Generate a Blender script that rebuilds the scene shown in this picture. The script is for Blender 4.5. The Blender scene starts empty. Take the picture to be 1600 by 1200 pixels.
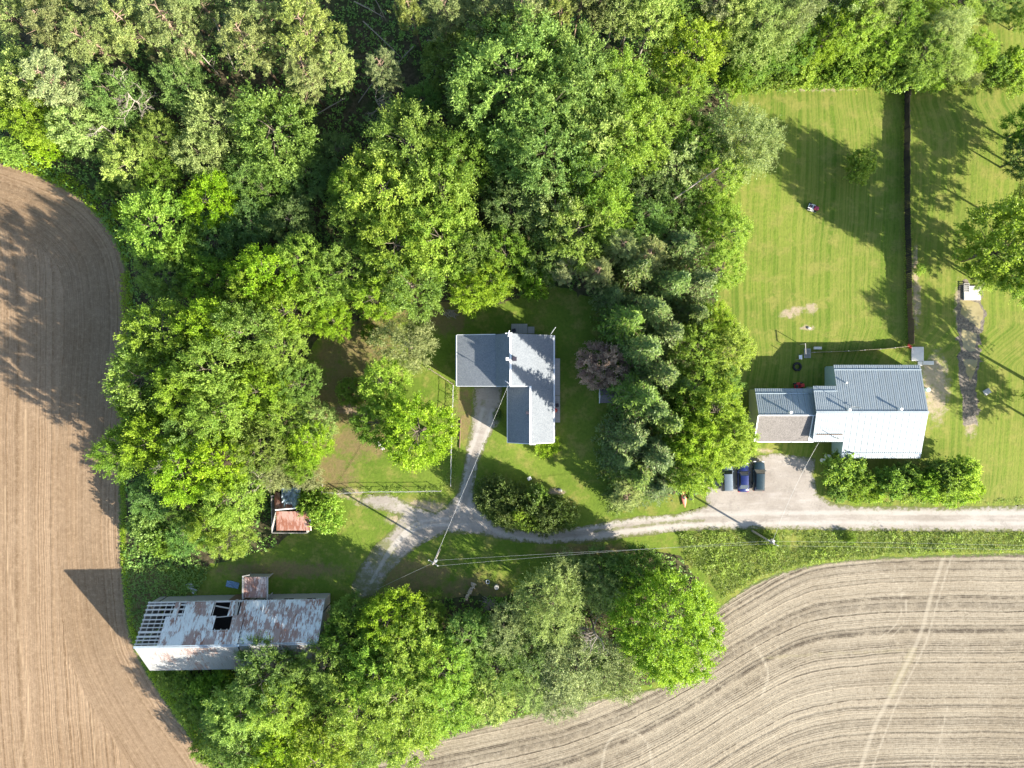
import bpy, bmesh, math, random
import numpy as np
from mathutils import Vector, Matrix

# ------------------------------------------------------------------ camera, sky, sun
SC = bpy.context.scene
COL = SC.collection
CAM_H = 107.0
cam = bpy.data.cameras.new('camera'); cam_o = bpy.data.objects.new('camera', cam)
COL.objects.link(cam_o); SC.camera = cam_o
cam_o.location = (0, 0, CAM_H); cam_o.rotation_euler = (0, 0, 0)
cam.sensor_width = 36; cam.lens = 36 * CAM_H / 160.0; cam.clip_end = 2000
SUN_EL = math.radians(24.0); SUN_AZ = math.radians(120.5)       # azimuth clockwise from +Y
sdir = Vector((math.sin(SUN_AZ) * math.cos(SUN_EL), math.cos(SUN_AZ) * math.cos(SUN_EL), math.sin(SUN_EL)))
world = bpy.data.worlds.new('World'); SC.world = world; world.use_nodes = True
wn = world.node_tree.nodes; wl = world.node_tree.links
sky = wn.new('ShaderNodeTexSky'); sky.sky_type = 'NISHITA'; sky.sun_disc = False
sky.sun_elevation = SUN_EL; sky.sun_rotation = SUN_AZ
wl.new(sky.outputs[0], wn['Background'].inputs[0]); wn['Background'].inputs[1].default_value = 0.098
sl = bpy.data.lights.new('sun', 'SUN'); sl.energy = 5.0; sl.angle = math.radians(0.5); sl.color = (1.0, 0.93, 0.82)
so = bpy.data.objects.new('sun', sl); COL.objects.link(so); so.location = sdir * 200
so.rotation_euler = (-sdir).to_track_quat('-Z', 'Y').to_euler()
SC.view_settings.view_transform = 'Standard'; SC.view_settings.look = 'None'
SC.view_settings.exposure = 2.05; SC.view_settings.gamma = 1.0; SC.view_settings.use_curve_mapping = False
SC.cycles.max_bounces = 6; SC.cycles.transparent_max_bounces = 4

rng = np.random.default_rng(7); random.seed(7)
PI = math.pi

# ------------------------------------------------------------------ helpers
def P(px, py, z=0.0):
    """ground survey: photo pixel at height z -> metres"""
    f = 0.1 * (CAM_H - z) / CAM_H
    return Vector(((px - 800) * f, (600 - py) * f, z))

def tag(o, label=None, cat=None, group=None, kind=None):
    if label: o['label'] = label
    if cat: o['category'] = cat
    if group: o['group'] = group
    if kind: o['kind'] = kind
    return o

def thing(name, loc, label, cat, group=None, rz=0.0):
    o = bpy.data.objects.new(name, None); COL.objects.link(o)
    o.location = loc; o.rotation_euler = (0, 0, rz); o.empty_display_size = 0.3
    return tag(o, label, cat, group)

def link(name, me, mat=None, parent=None):
    o = bpy.data.objects.new(name, me); COL.objects.link(o)
    if mat is not None and len(me.materials) == 0: me.materials.append(mat)
    if parent is not None: o.parent = parent
    return o

class MB:
    def __init__(s): s.v = []; s.f = []
    def poly(s, pts, faces):
        n = len(s.v); s.v += [tuple(p) for p in pts]; s.f += [tuple(i + n for i in f) for f in faces]; return s
    def box(s, x0, x1, y0, y1, z0, z1):
        return s.poly([(x0,y0,z0),(x1,y0,z0),(x1,y1,z0),(x0,y1,z0),(x0,y0,z1),(x1,y0,z1),(x1,y1,z1),(x0,y1,z1)],
                      [(3,2,1,0),(4,5,6,7),(0,1,5,4),(1,2,6,5),(2,3,7,6),(3,0,4,7)])
    def bar(s, a, b, w, h=None, up=(0,0,1)):
        a = Vector(a); b = Vector(b); h = h or w; d = (b - a).normalized(); up = Vector(up)
        if abs(d.dot(up)) > .99: up = Vector((0,1,0))
        x = d.cross(up).normalized() * w / 2; y = x.cross(d).normalized() * h / 2
        return s.poly([a-x-y,a+x-y,a+x+y,a-x+y,b-x-y,b+x-y,b+x+y,b-x+y],
                      [(3,2,1,0),(4,5,6,7),(0,1,5,4),(1,2,6,5),(2,3,7,6),(3,0,4,7)])
    def tube(s, pts, rad, n=6, cap=True):
        pts = [Vector(p) for p in pts]; base = len(s.v)
        if not hasattr(rad, '__len__'): rad = [rad] * len(pts)
        for i, p in enumerate(pts):
            d = (pts[min(i+1, len(pts)-1)] - pts[max(i-1, 0)]).normalized()
            u = Vector((0,0,1)) if abs(d.z) < .9 else Vector((1,0,0))
            x = d.cross(u).normalized(); y = x.cross(d)
            for k in range(n):
                a = 2 * PI * k / n; s.v.append(tuple(p + (x * math.cos(a) + y * math.sin(a)) * rad[i]))
        for i in range(len(pts) - 1):
            for k in range(n):
                k2 = (k + 1) % n; q = base + i * n
                s.f.append((q + k, q + k2, q + n + k2, q + n + k))
        if cap:
            s.f.append(tuple(base + k for k in range(n))[::-1]); q = base + (len(pts) - 1) * n
            s.f.append(tuple(q + k for k in range(n)))
        return s
    def slab(s, pts, t):
        """thick sheet: polygon pts (ccw from above) extruded down by t"""
        n = len(pts); top = [Vector(p) for p in pts]; bot = [p - Vector((0,0,t)) for p in top]
        return s.poly(top + bot, [tuple(range(n)), tuple(range(2*n-1, n-1, -1))] +
                      [(i, n + i, n + (i+1) % n, (i+1) % n) for i in range(n)])
    def mesh(s, name, smooth=False):
        me = bpy.data.meshes.new(name); me.from_pydata(s.v, [], s.f); me.update()
        bm = bmesh.new(); bm.from_mesh(me); bmesh.ops.recalc_face_normals(bm, faces=bm.faces); bm.to_mesh(me); bm.free()
        if smooth: me.polygons.foreach_set('use_smooth', [True] * len(me.polygons))
        return me
    def build(s, name, mat, parent=None, smooth=False, bevel=0):
        o = link(name, s.mesh(name, smooth), mat, parent)
        if bevel:
            m = o.modifiers.new('b', 'BEVEL'); m.width = bevel; m.segments = 2; m.limit_method = 'ANGLE'
        return o

# ------------------------------------------------------------------ node materials
class N:
    def __init__(s, name):
        s.m = bpy.data.materials.new(name); s.m.use_nodes = True
        s.t = s.m.node_tree; s.b = s.t.nodes['Principled BSDF']; s.out = s.t.nodes['Material Output']
    def n(s, typ, **kw):
        x = s.t.nodes.new(typ)
        for k, v in kw.items(): setattr(x, k, v)
        return x
    def put(s, sock, v):
        if isinstance(v, bpy.types.NodeSocket): s.t.links.new(v, sock)
        else: sock.default_value = v if not (isinstance(v, tuple) and len(v) == 3 and sock.type == 'RGBA') else (*v, 1)
    def pos(s): return s.n('ShaderNodeNewGeometry').outputs['Position']
    def obj(s): return s.n('ShaderNodeTexCoord').outputs['Object']
    def rnd(s): return s.n('ShaderNodeObjectInfo').outputs['Random']
    def attr(s, a): return s.n('ShaderNodeAttribute', attribute_name=a).outputs['Fac']
    def noise(s, vec=None, scale=1, detail=4, rough=.6, out=0, dist=0):
        x = s.n('ShaderNodeTexNoise'); s.put(x.inputs['Scale'], scale); s.put(x.inputs['Detail'], detail); s.put(x.inputs['Roughness'], rough)
        x.inputs['Distortion'].default_value = dist
        s.put(x.inputs['Vector'], vec if vec is not None else s.pos()); return x.outputs[out]
    def vscale(s, vec, sc):
        x = s.n('ShaderNodeVectorMath', operation='MULTIPLY'); s.put(x.inputs[0], vec); x.inputs[1].default_value = sc; return x.outputs[0]
    def math(s, op, a, b=0.0, clamp=False):
        x = s.n('ShaderNodeMath', operation=op, use_clamp=clamp); s.put(x.inputs[0], a); s.put(x.inputs[1], b); return x.outputs[0]
    def comb(s, x, y, z):
        c = s.n('ShaderNodeCombineXYZ'); s.put(c.inputs[0], x); s.put(c.inputs[1], y); s.put(c.inputs[2], z); return c.outputs[0]
    def ramp(s, fac, lo, hi):
        x = s.n('ShaderNodeMapRange', interpolation_type='SMOOTHSTEP'); s.put(x.inputs[0], fac); s.put(x.inputs[1], lo); s.put(x.inputs[2], hi); return x.outputs[0]
    def mix(s, fac, a, b, mode='MIX'):
        x = s.n('ShaderNodeMix', data_type='RGBA', blend_type=mode); s.put(x.inputs[0], fac); s.put(x.inputs[6], a); s.put(x.inputs[7], b); return x.outputs[2]
    def bump(s, h, strength=.5, dist=.05):
        x = s.n('ShaderNodeBump'); s.put(x.inputs['Height'], h); x.inputs['Strength'].default_value = strength; x.inputs['Distance'].default_value = dist
        s.t.links.new(x.outputs[0], s.b.inputs['Normal'])
    def col(s, c): s.put(s.b.inputs['Base Color'], c); return s
    def set(s, rough=.8, metal=0.0, spec=.3):
        s.b.inputs['Roughness'].default_value = rough; s.b.inputs['Metallic'].default_value = metal
        s.b.inputs['Specular IOR Level'].default_value = spec; return s

def plain(name, c, rough=.7, metal=0, var=.25, scale=3.0, spec=.3):
    n = N(name); f = n.noise(n.obj(), scale, 5)
    d = tuple(x * (1 - var) for x in c); e = tuple(min(1, x * (1 + var)) for x in c)
    n.col(n.mix(f, d, e)).set(rough, metal, spec); return n.m

M = {}
def leaf_mat(key, dark, light, trans=.3, rough=.55):
    n = N('leaf_' + key)
    t = n.attr('tint'); r = n.rnd()
    c = n.mix(t, dark, light)
    h = n.n('ShaderNodeHueSaturation'); n.put(h.inputs['Color'], c)
    n.put(h.inputs['Hue'], n.math('ADD', n.math('MULTIPLY', r, .024), .49))
    n.put(h.inputs['Value'], n.math('ADD', n.math('MULTIPLY', n.math('FRACT', n.math('MULTIPLY', r, 7.31)), .45), .78))
    n.put(h.inputs['Saturation'], n.math('ADD', n.math('MULTIPLY', n.math('FRACT', n.math('MULTIPLY', r, 3.7)), .2), .88))
    n.col(h.outputs[0]).set(rough, 0, .35)
    tr = n.n('ShaderNodeBsdfTranslucent'); n.put(tr.inputs[0], n.mix(.5, h.outputs[0], tuple(min(1, x * 1.7) for x in light)))
    ms = n.n('ShaderNodeMixShader'); ms.inputs[0].default_value = trans
    n.t.links.new(n.b.outputs[0], ms.inputs[1]); n.t.links.new(tr.outputs[0], ms.inputs[2]); n.t.links.new(ms.outputs[0], n.out.inputs[0])
    M['leaf_' + key] = n.m
leaf_mat('bright', (0.119,0.216,0.017), (0.292,0.401,0.042), .42)
leaf_mat('lime',   (0.161,0.265,0.019), (0.326,0.426,0.046), .42)
leaf_mat('mid',    (0.081,0.160,0.020), (0.208,0.308,0.040), .42)
leaf_mat('blue',   (0.085,0.170,0.031), (0.232,0.333,0.064), .42)
leaf_mat('pale',   (0.178,0.253,0.059), (0.356,0.431,0.125), .42)
leaf_mat('dark',   (0.066,0.137,0.024), (0.173,0.280,0.044), .35)
leaf_mat('spruce', (0.040,0.083,0.013), (0.182,0.259,0.040), .18)
leaf_mat('pine',   (0.106,0.142,0.032), (0.264,0.298,0.079), .2)
leaf_mat('purple', (0.083,0.045,0.048), (0.594,0.440,0.299), .25)
leaf_mat('dry',    (.165,.200,.060), (.36,.375,.145), .3)
leaf_mat('olive',  (0.143,0.185,0.053), (0.297,0.345,0.116), .25)
leaf_mat('hedge',  (0.046,0.086,0.014), (0.159,0.222,0.036), .2)
leaf_mat('grass',  (.125,.215,.018), (.29,.385,.044), .35)
leaf_mat('under',  (0.079,0.163,0.024), (0.200,0.327,0.048), .3)

def bark(name, c):
    n = N(name); f = n.noise(n.vscale(n.obj(), (6, 6, 1.2)), 2, 5)
    n.col(n.mix(f, tuple(x * .5 for x in c), tuple(x * 1.3 for x in c))).set(.9, 0, .1); n.bump(f, .6, .05); M[name] = n.m
bark('bark', (.16,.13,.10)); bark('pale_bark', (.34,.30,.25)); bark('pine_bark', (.26,.18,.13)); bark('dead_wood', (.27,.235,.195))

def wood(name, c, dark=.45):
    n = N(name); f = n.noise(n.vscale(n.obj(), (9, 9, 9)), .8, 6); g = n.rnd()
    cc = n.mix(f, tuple(x * dark for x in c), c); cc = n.mix(n.math('MULTIPLY', g, .5), cc, tuple(x * .55 for x in c))
    n.col(cc).set(.85, 0, .2); n.bump(f, .3, .01); M[name] = n.m
wood('pale_plank', (.62,.60,.56), .6); wood('grey_wood', (.42,.40,.37)); wood('brown_wood', (.22,.14,.09)); wood('dark_wood', (.055,.045,.04)); wood('tan_wood', (.40,.34,.22)); wood('pole_wood', (.45,.40,.34))

def shingle(name, a, b):
    n = N(name); p = n.obj()
    f = n.noise(p, 1.3, 6, .8); g = n.noise(p, 5.5, 3, .8); k = n.noise(p, .35, 3)
    c = n.mix(n.ramp(g, .3, .7), a, b); c = n.mix(n.math('MULTIPLY', n.ramp(f, .45, .75), .35), c, tuple(x * .62 for x in a)); c = n.mix(n.math('MULTIPLY', k, .35), c, tuple(x * 1.25 for x in b))
    n.col(c).set(.92, 0, .15); n.bump(g, .5, .02); M[name] = n.m
shingle('shingle', (.094,.106,.118), (.170,.184,.194)); shingle('brown_shingle', (.085,.077,.071), (.175,.160,.147)); shingle('dark_shingle', (.09,.08,.075), (.17,.155,.145))

def metal_roof(name, c, rust=0.0, rustlo=.5, rough=.5):
    n = N(name); p = n.pos(); f = n.noise(p, .9, 5); g = n.noise(n.vscale(p, (5, .9, 1)), 1.0, 5, .7)
    cc = n.mix(f, tuple(x * .8 for x in c), c); cc = n.mix(n.math('MULTIPLY', n.ramp(g, .42, .7), .35), cc, tuple(x * .55 for x in c))
    if rust:
        r = n.math('ADD', n.math('ADD', n.math('MULTIPLY', n.noise(n.vscale(p, (5.5, 1.3, 1.3)), .6, 6, .8), .55), n.math('MULTIPLY', n.noise(n.vscale(p, (1, .8, .8)), .28, 3), .45)), n.math('MULTIPLY', n.rnd(), .06))
        m_ = n.ramp(r, rustlo, rustlo + .07)
        rc = n.mix(n.noise(p, 2.5, 5), (.085,.022,.012), (.24,.08,.035))
        cc = n.mix(n.math('MULTIPLY', m_, rust), cc, rc)
    cc = n.mix(n.math('MULTIPLY', n.rnd(), .3), cc, tuple(x * .75 for x in c))
    n.col(cc).set(rough, .15, .4); M[name] = n.m
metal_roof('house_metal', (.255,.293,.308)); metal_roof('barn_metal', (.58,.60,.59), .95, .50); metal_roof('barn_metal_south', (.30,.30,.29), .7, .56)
metal_roof('rust_metal', (.33,.20,.16), .9, .44, .8); metal_roof('annex_metal', (.5,.42,.38), .9, .47, .8)
M['white'] = plain('white_paint', (.66,.66,.64), .5, 0, .06); M['siding'] = plain('cream_siding', (.62,.60,.50), .7, 0, .1)
M['grey_siding'] = plain('grey_siding', (.45,.47,.48), .7, 0, .12); M['teal_siding'] = plain('green_siding', (.36,.45,.42), .7, 0, .12)
M['black'] = plain('black_rubber', (.02,.02,.02), .8, 0, .2); M['glass'] = plain('dark_glass', (.03,.035,.04), .08, 0, .05, 1, .8)
M['steel'] = plain('grey_steel', (.5,.5,.5), .4, .6, .1); M['red'] = plain('red_paint', (.42,.03,.025), .4, 0, .2); M['orange'] = plain('orange_plastic', (.75,.16,.05), .4, 0, .15)
M['coral'] = plain('coral_plastic', (.75,.22,.14), .4, 0, .15); M['blue_tarp'] = plain('blue_tarp', (.16,.25,.36), .6, 0, .3, 4)
M['concrete'] = plain('pale_concrete', (.50,.47,.42), .9, 0, .2, 2); M['dark_plastic'] = plain('dark_plastic', (.035,.03,.04), .5, 0, .2)
M['stone'] = plain('grey_stone', (.36,.34,.31), .9, 0, .35, 5); M['wire'] = plain('wire_metal', (.36,.36,.35), .5, .3, .05); M['teal'] = plain('grey_tin', (.30,.36,.39), .5, .3, .3, 2)
M['cut_wood'] = plain('split_firewood', (.40,.32,.23), .9, 0, .5, 6); M['interior'] = plain('barn_inside', (.06,.05,.045), .95, 0, .3)

# ------------------------------------------------------------------ 2-D fields for the ground
def W(pts): return np.array([[(x - 800) * .1, (600 - y) * .1] for x, y in pts])
def seg_dist(q, poly, closed):
    d = np.full(len(q), 1e9); n = len(poly)
    for i in range(n if closed else n - 1):
        a = poly[i]; b = poly[(i + 1) % n]; ab = b - a
        t = np.clip(((q - a) @ ab) / (ab @ ab + 1e-12), 0, 1)
        d = np.minimum(d, np.hypot(*(q - a - t[:, None] * ab).T))
    return d
def inside(q, poly):
    r = np.zeros(len(q), bool); n = len(poly)
    for i in range(n):
        a = poly[i]; b = poly[(i + 1) % n]
        c = ((a[1] > q[:, 1]) != (b[1] > q[:, 1])) & (q[:, 0] < (b[0] - a[0]) * (q[:, 1] - a[1]) / (b[1] - a[1] + 1e-12) + a[0])
        r ^= c
    return r
def sdf(q, poly): d = seg_dist(q, poly, True); return np.where(inside(q, poly), -d, d)
_tab = np.random.default_rng(3).random((256, 256))
def vnoise(q, s):
    x = q[:, 0] * s + 1000; y = q[:, 1] * s + 1000; xi = np.floor(x).astype(int); yi = np.floor(y).astype(int)
    fx = x - xi; fy = y - yi; fx = fx * fx * (3 - 2 * fx); fy = fy * fy * (3 - 2 * fy)
    g = lambda i, j: _tab[i % 256, j % 256]
    return (g(xi, yi) * (1 - fx) + g(xi + 1, yi) * fx) * (1 - fy) + (g(xi, yi + 1) * (1 - fx) + g(xi + 1, yi + 1) * fx) * fy
def fbm(q, s): return (vnoise(q, s) + .5 * vnoise(q, s * 2.1) + .25 * vnoise(q, s * 4.3)) / 1.75 - .5
def blobs(q, lst):
    v = np.zeros(len(q))
    for (x, y, rx, ry) in lst:
        c = W([(x, y)])[0]; d = np.hypot((q[:, 0] - c[0]) / (rx * .1), (q[:, 1] - c[1]) / (ry * .1))
        v = np.maximum(v, np.clip(1.6 - d, 0, 1.3))
    return np.clip(v, 0, 1)
def spline(pts, n=10):
    pts = [np.array(p, float) for p in pts]; out = []
    for i in range(len(pts) - 1):
        p0 = pts[max(i-1, 0)]; p1 = pts[i]; p2 = pts[i+1]; p3 = pts[min(i+2, len(pts)-1)]
        for k in range(n):
            t = k / n; out.append(.5 * ((2*p1) + (-p0+p2)*t + (2*p0-5*p1+4*p2-p3)*t*t + (-p0+3*p1-3*p2+p3)*t**3))
    out.append(pts[-1]); return out

def set_attr(me, name, arr):
    a = me.attributes.new(name, 'FLOAT', 'POINT'); a.data.foreach_set('value', np.asarray(arr, np.float32))
def np_mesh(name, v, f, attrs=None, smooth=False):
    me = bpy.data.meshes.new(name); me.vertices.add(len(v)); me.vertices.foreach_set('co', np.asarray(v, np.float32).ravel())
    k = f.shape[1]; me.loops.add(f.size); me.polygons.add(len(f))
    me.loops.foreach_set('vertex_index', f.ravel().astype(np.int32)); me.polygons.foreach_set('loop_start', np.arange(0, f.size, k, dtype=np.int32))
    me.update(calc_edges=True)
    for a, arr in (attrs or {}).items(): set_attr(me, a, arr)
    if smooth: me.polygons.foreach_set('use_smooth', np.ones(len(f), bool))
    return me

def grid_sheet(name, xs, ys, z, mat, attrs, sd=None, step=.4, rough_edge=.5):
    X, Y = np.meshgrid(xs, ys); q = np.stack([X.ravel(), Y.ravel()], 1); nx = len(xs); ny = len(ys)
    i, j = np.meshgrid(np.arange(nx - 1), np.arange(ny - 1)); a = (j * nx + i).ravel()
    f = np.stack([a, a + 1, a + nx + 1, a + nx], 1)
    if sd is not None:
        edge = lambda p: sd(p) + rough_edge * 1.6 * fbm(p, .55) + rough_edge * fbm(p, 2.1)
        d = edge(q); keep = (d[f].min(1) < 0); f = f[keep]
        used = np.unique(f); m = np.zeros(len(q), bool); m[used] = True; mv = m & (d > 0)
        e = .05; qq = q[mv]
        for _ in range(3):
            dd = edge(qq); gx = (edge(qq + [e, 0]) - dd) / e; gy = (edge(qq + [0, e]) - dd) / e; g2 = gx * gx + gy * gy + .05
            st = np.stack([dd * gx / g2, dd * gy / g2], 1); ln = np.hypot(*st.T)[:, None]; st *= np.minimum(1, step / (ln + 1e-9)); qq = qq - st
        q[mv] = qq; idx = -np.ones(len(q), int); idx[used] = np.arange(len(used)); q = q[used]; f = idx[f]
    v = np.c_[q, z(q) if callable(z) else np.full(len(q), z)]
    me = np_mesh(name, v, f, {k: fn(q) for k, fn in attrs.items()}, True)
    o = link(name, me, mat); tag(o, kind='structure'); return o

EXT = 24
LEFT_EDGE = [(-240,235),(-60,243),(0,252),(60,272),(125,308),(172,358),(195,412),(203,500),(197,600),(190,720),(189,830),(193,900),(203,985),(222,1035),(262,1100),(308,1165),(350,1225),(420,1300),(560,1440)]
LEFT_FIELD = W([tuple(p) for p in spline(LEFT_EDGE, 6)] + [(-240,1440)])
LE = W([tuple(p) for p in spline(LEFT_EDGE, 6)])
RIGHT_EDGE = [(1840,862),(1600,864),(1450,868),(1330,874),(1250,886),(1190,906),(1145,932),(1112,965),(1100,1010),(1060,1062),(990,1082),(900,1098),(800,1122),(690,1152),(600,1186),(540,1230),(460,1300),(420,1440)]
RIGHT_FIELD = W([tuple(p) for p in spline(RIGHT_EDGE, 6)] + [(1840,1440)])
# driveway outline
ROAD = W([(1840,788),(1600,790),(1480,792),(1340,791),(1300,786),(1278,772),(1272,745),(1274,716),(1215,706),(1188,712),(1160,716),(1130,728),(1112,752),(1102,772),(1104,790),(1060,802),(1000,806),(940,816),(880,826),(820,828),(775,818),(748,795),(740,765),(748,725),(762,690),(778,660),(786,612),(785,600),(742,600),(738,640),(735,672),(728,700),(722,740),(716,768),(700,788),(680,800),(655,792),(610,772),(570,772),(560,786),(590,797),(625,806),(615,826),(590,848),(566,880),(548,915),(556,940),(588,930),(606,900),(632,872),(660,850),(700,832),(750,836),(800,846),(850,851),(920,848),(1000,838),(1080,829),(1180,827),(1300,829),(1480,831),(1600,831),(1840,831)])
WOOD1 = W([(-240,-240),(1180,-240),(1160,60),(1140,160),(1130,260),(1130,420),(1110,520),(1150,600),(1150,700),(1090,770),(1010,775),(960,720),(985,640),(960,560),(950,470),(870,445),(800,470),(700,470),(640,480),(560,500),(505,510),(480,560),(485,640),(470,700),(480,740),(500,800),(420,860),(330,880),(200,890),(195,640),(205,500),(205,420),(150,330),(60,265),(-240,235)])
WOOD2 = W([(240,1020),(380,1045),(520,1030),(520,985),(560,950),(700,935),(800,930),(900,890),(1000,860),(1060,870),(1110,930),(1100,1010),(1050,1062),(900,1090),(700,1150),(560,1200),(420,1300),(320,1160)])
WOOD3 = W([(1140,122),(1180,-240),(1840,-240),(1840,30),(1560,-5),(1480,30),(1400,20),(1460,105),(1540,115),(1600,110),(1840,110),(1840,128),(1400,124),(1300,122)])

def lines(n, u, per, seed):
    """uneven furrow ridges along the coordinate u (metres)"""
    return n.noise(n.comb(n.math('MULTIPLY', u, per), seed, 0.0), 1.0, 5, .75)

# lawn / ground
n = N('lawn_grass'); p = n.pos()
f1 = n.noise(p, .055, 4, .6); f2 = n.noise(p, .35, 5, .65); f3 = n.noise(p, 2.2, 5, .75); f4 = n.noise(n.vscale(p, (3, .5, 1)), 1.2, 4, .7)
c = n.mix(n.ramp(f1, .35, .65), (.076,.124,.014), (.122,.170,.022)); c = n.mix(n.math('MULTIPLY', n.ramp(f2, .47, .66), .75), c, (.20,.185,.05))
c = n.mix(n.math('MULTIPLY', n.ramp(f3, .4, .7), .5), c, (.045,.075,.010))
st = lines(n, n.math('ADD', n.attr('stripe'), n.math('MULTIPLY', f1, 1.5)), 1.5, 3.3); mow = n.attr('mow')
c = n.mix(n.math('MULTIPLY', mow, n.math('MULTIPLY', n.ramp(st, .40, .60), .55)), c, (.20,.20,.045))
c = n.mix(n.math('MULTIPLY', mow, n.math('MULTIPLY', n.ramp(f4, .52, .68), .35)), c, (.05,.085,.012))
d = n.ramp(n.math('ADD', n.attr('dirt'), n.math('MULTIPLY', n.math('SUBTRACT', n.noise(p, 1.1, 6, .75), .5), 2.0)), .45, 1.05)
dc = n.mix(n.noise(p, 2.0, 5, .7), (.17,.13,.085), (.40,.32,.23)); c = n.mix(n.math('MULTIPLY', d, .9), c, dc)
lt = n.ramp(n.math('ADD', n.attr('litter'), n.math('MULTIPLY', n.math('SUBTRACT', n.noise(p, .8, 6, .75), .5), 2.6)), .35, 1.15)
c = n.mix(n.math('MULTIPLY', lt, .75), c, n.mix(n.noise(p, 2.7, 5, .75), (.075,.05,.03), (.24,.16,.085)))
n.col(c).set(.95, 0, .1); n.bump(f3, .7, .10); M['lawn'] = n.m
DIRT = [(590,783,40,10),(655,795,50,14),(630,812,30,10),(690,800,25,10),(1462,605,22,55),(1447,580,12,14),(1232,490,15,8),(1246,484,13,6),(1268,482,10,9),(1262,512,12,5),(1432,470,7,45),(1430,420,5,40),(1500,480,9,40),(1280,142,70,3),(1516,650,12,35),(870,768,14,6),(1300,600,0,0),(1190,704,20,5),(545,770,25,8),(770,660,10,8),(742,625,5,22),(560,640,40,10)]
LITT = [(560,530,60,40),(545,560,60,40),(530,620,50,55),(560,690,60,26),(520,740,40,30),(600,480,60,25),(700,500,35,22),(725,640,14,50),(680,470,40,22),(640,900,70,30),(740,930,60,30),(440,890,100,14),(230,930,40,60),(930,860,90,10)]
def stripe(q):
    x = q[:, 0]; y = q[:, 1]; r = np.hypot(x - 33, y - 12)
    lower = np.clip((9 - y) / 6, 0, 1); top = np.clip((y - 38) / 6, 0, 1)
    return x + .5 * np.sin(y * .12) + lower * .25 * (r - 12) + top * top * .12 * (x - 45) * (1 - top * .3)
xs = np.unique(np.r_[[-500,-300,-200,-140], np.arange(-100, 100.1, .6), [140,200,300,500]]); ys = np.unique(np.r_[[-500,-300,-200,-120], np.arange(-80, 80.1, .6), [120,200,300,500]])
grid_sheet('ground', xs, ys, 0.0, M['lawn'], {
    'stripe': stripe, 'mow': lambda q: np.clip(.08 + .92 * (q[:, 0] > 32), 0, 1) * 1.0, 'dirt': lambda q: blobs(q, DIRT), 'litter': lambda q: blobs(q, LITT)})

# wood floor
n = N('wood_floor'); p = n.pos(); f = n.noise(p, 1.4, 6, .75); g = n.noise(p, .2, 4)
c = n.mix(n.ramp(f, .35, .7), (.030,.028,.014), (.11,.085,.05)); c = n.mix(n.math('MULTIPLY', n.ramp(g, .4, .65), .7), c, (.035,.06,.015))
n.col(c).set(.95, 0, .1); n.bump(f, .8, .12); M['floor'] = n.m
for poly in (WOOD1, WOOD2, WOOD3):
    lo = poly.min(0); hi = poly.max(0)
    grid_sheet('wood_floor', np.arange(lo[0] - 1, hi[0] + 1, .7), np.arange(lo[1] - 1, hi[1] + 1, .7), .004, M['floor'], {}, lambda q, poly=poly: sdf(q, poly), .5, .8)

# ploughed fields
def soil(key, a, b, dark, per, contrast, tint):
    n = N('soil_' + key); p = n.pos(); u = n.attr('furrow')
    wob = n.math('MULTIPLY', n.math('SUBTRACT', n.noise(p, .12, 3), .5), .8); uu = n.math('ADD', u, wob)
    brk = n.noise(p, .5, 4, .7)
    l1 = lines(n, uu, per, 1.7); l2 = lines(n, uu, per * .22, 8.1); l3 = lines(n, uu, per * 3.1, 4.4)
    f = n.noise(p, 3.2, 6, .8); g = n.noise(p, .05, 4); cl = n.noise(p, .9, 5, .7)
    c = n.mix(n.ramp(g, .35, .65), a, b)
    c = n.mix(n.math('MULTIPLY', n.ramp(l1, .49, .62), n.math('MULTIPLY', n.ramp(brk, .25, .6), contrast)), c, dark)
    c = n.mix(n.math('MULTIPLY', n.ramp(l2, .5, .72), contrast * .35), c, dark)
    c = n.mix(n.math('MULTIPLY', n.ramp(l3, .55, .7), n.math('MULTIPLY', n.ramp(cl, .35, .65), contrast * .5)), c, tint)
    c = n.mix(n.math('MULTIPLY', n.ramp(f, .5, .75), .35), c, dark); c = n.mix(n.math('MULTIPLY', n.ramp(f, .62, .8), .5), c, tint)
    cd = n.noise(p, 1.6, 6, .85); c = n.mix(n.math('MULTIPLY', n.ramp(cd, .52, .66), .5), c, dark); c = n.mix(n.math('MULTIPLY', n.ramp(cd, .5, .36), .4), c, tint)
    wet = n.attr('wet'); c = n.mix(n.math('MULTIPLY', n.ramp(n.math('ADD', wet, n.math('MULTIPLY', n.math('SUBTRACT', cl, .5), 1.8)), .5, 1.2), .55), c, (.23,.20,.115))
    trk = n.attr('track'); c = n.mix(n.math('MULTIPLY', n.ramp(n.math('ADD', trk, n.math('MULTIPLY', n.math('SUBTRACT', f, .5), 1.6)), .45, 1.0), .5), c, tint)
    ed = n.ramp(n.math('ADD', n.attr('edge'), n.math('MULTIPLY', n.math('SUBTRACT', n.noise(p, 1.5, 5, .7), .5), 1.8)), .05, .5)
    c = n.mix(ed, (.085,.11,.03), c)
    n.col(c).set(.95, 0, .1)
    h = n.math('ADD', n.math('MULTIPLY', l1, 1.0), n.math('ADD', n.math('MULTIPLY', f, .35), n.math('MULTIPLY', l3, .4))); n.bump(h, .8, .2); M['soil_' + key] = n.m
soil('left', (.202,.138,.083), (.245,.172,.108), (.115,.072,.038), 2.2, .9, (.36,.265,.165))
soil('right', (.205,.170,.120), (.255,.217,.158), (.058,.045,.032), 2.6, 1.0, (.345,.302,.228))
def tracks(q, lst):
    v = np.zeros(len(q))
    for pts, w in lst: v = np.maximum(v, np.clip(1.25 - seg_dist(q, W([tuple(a) for a in spline(pts, 8)]), False) / w, 0, 1))
    return v
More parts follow.
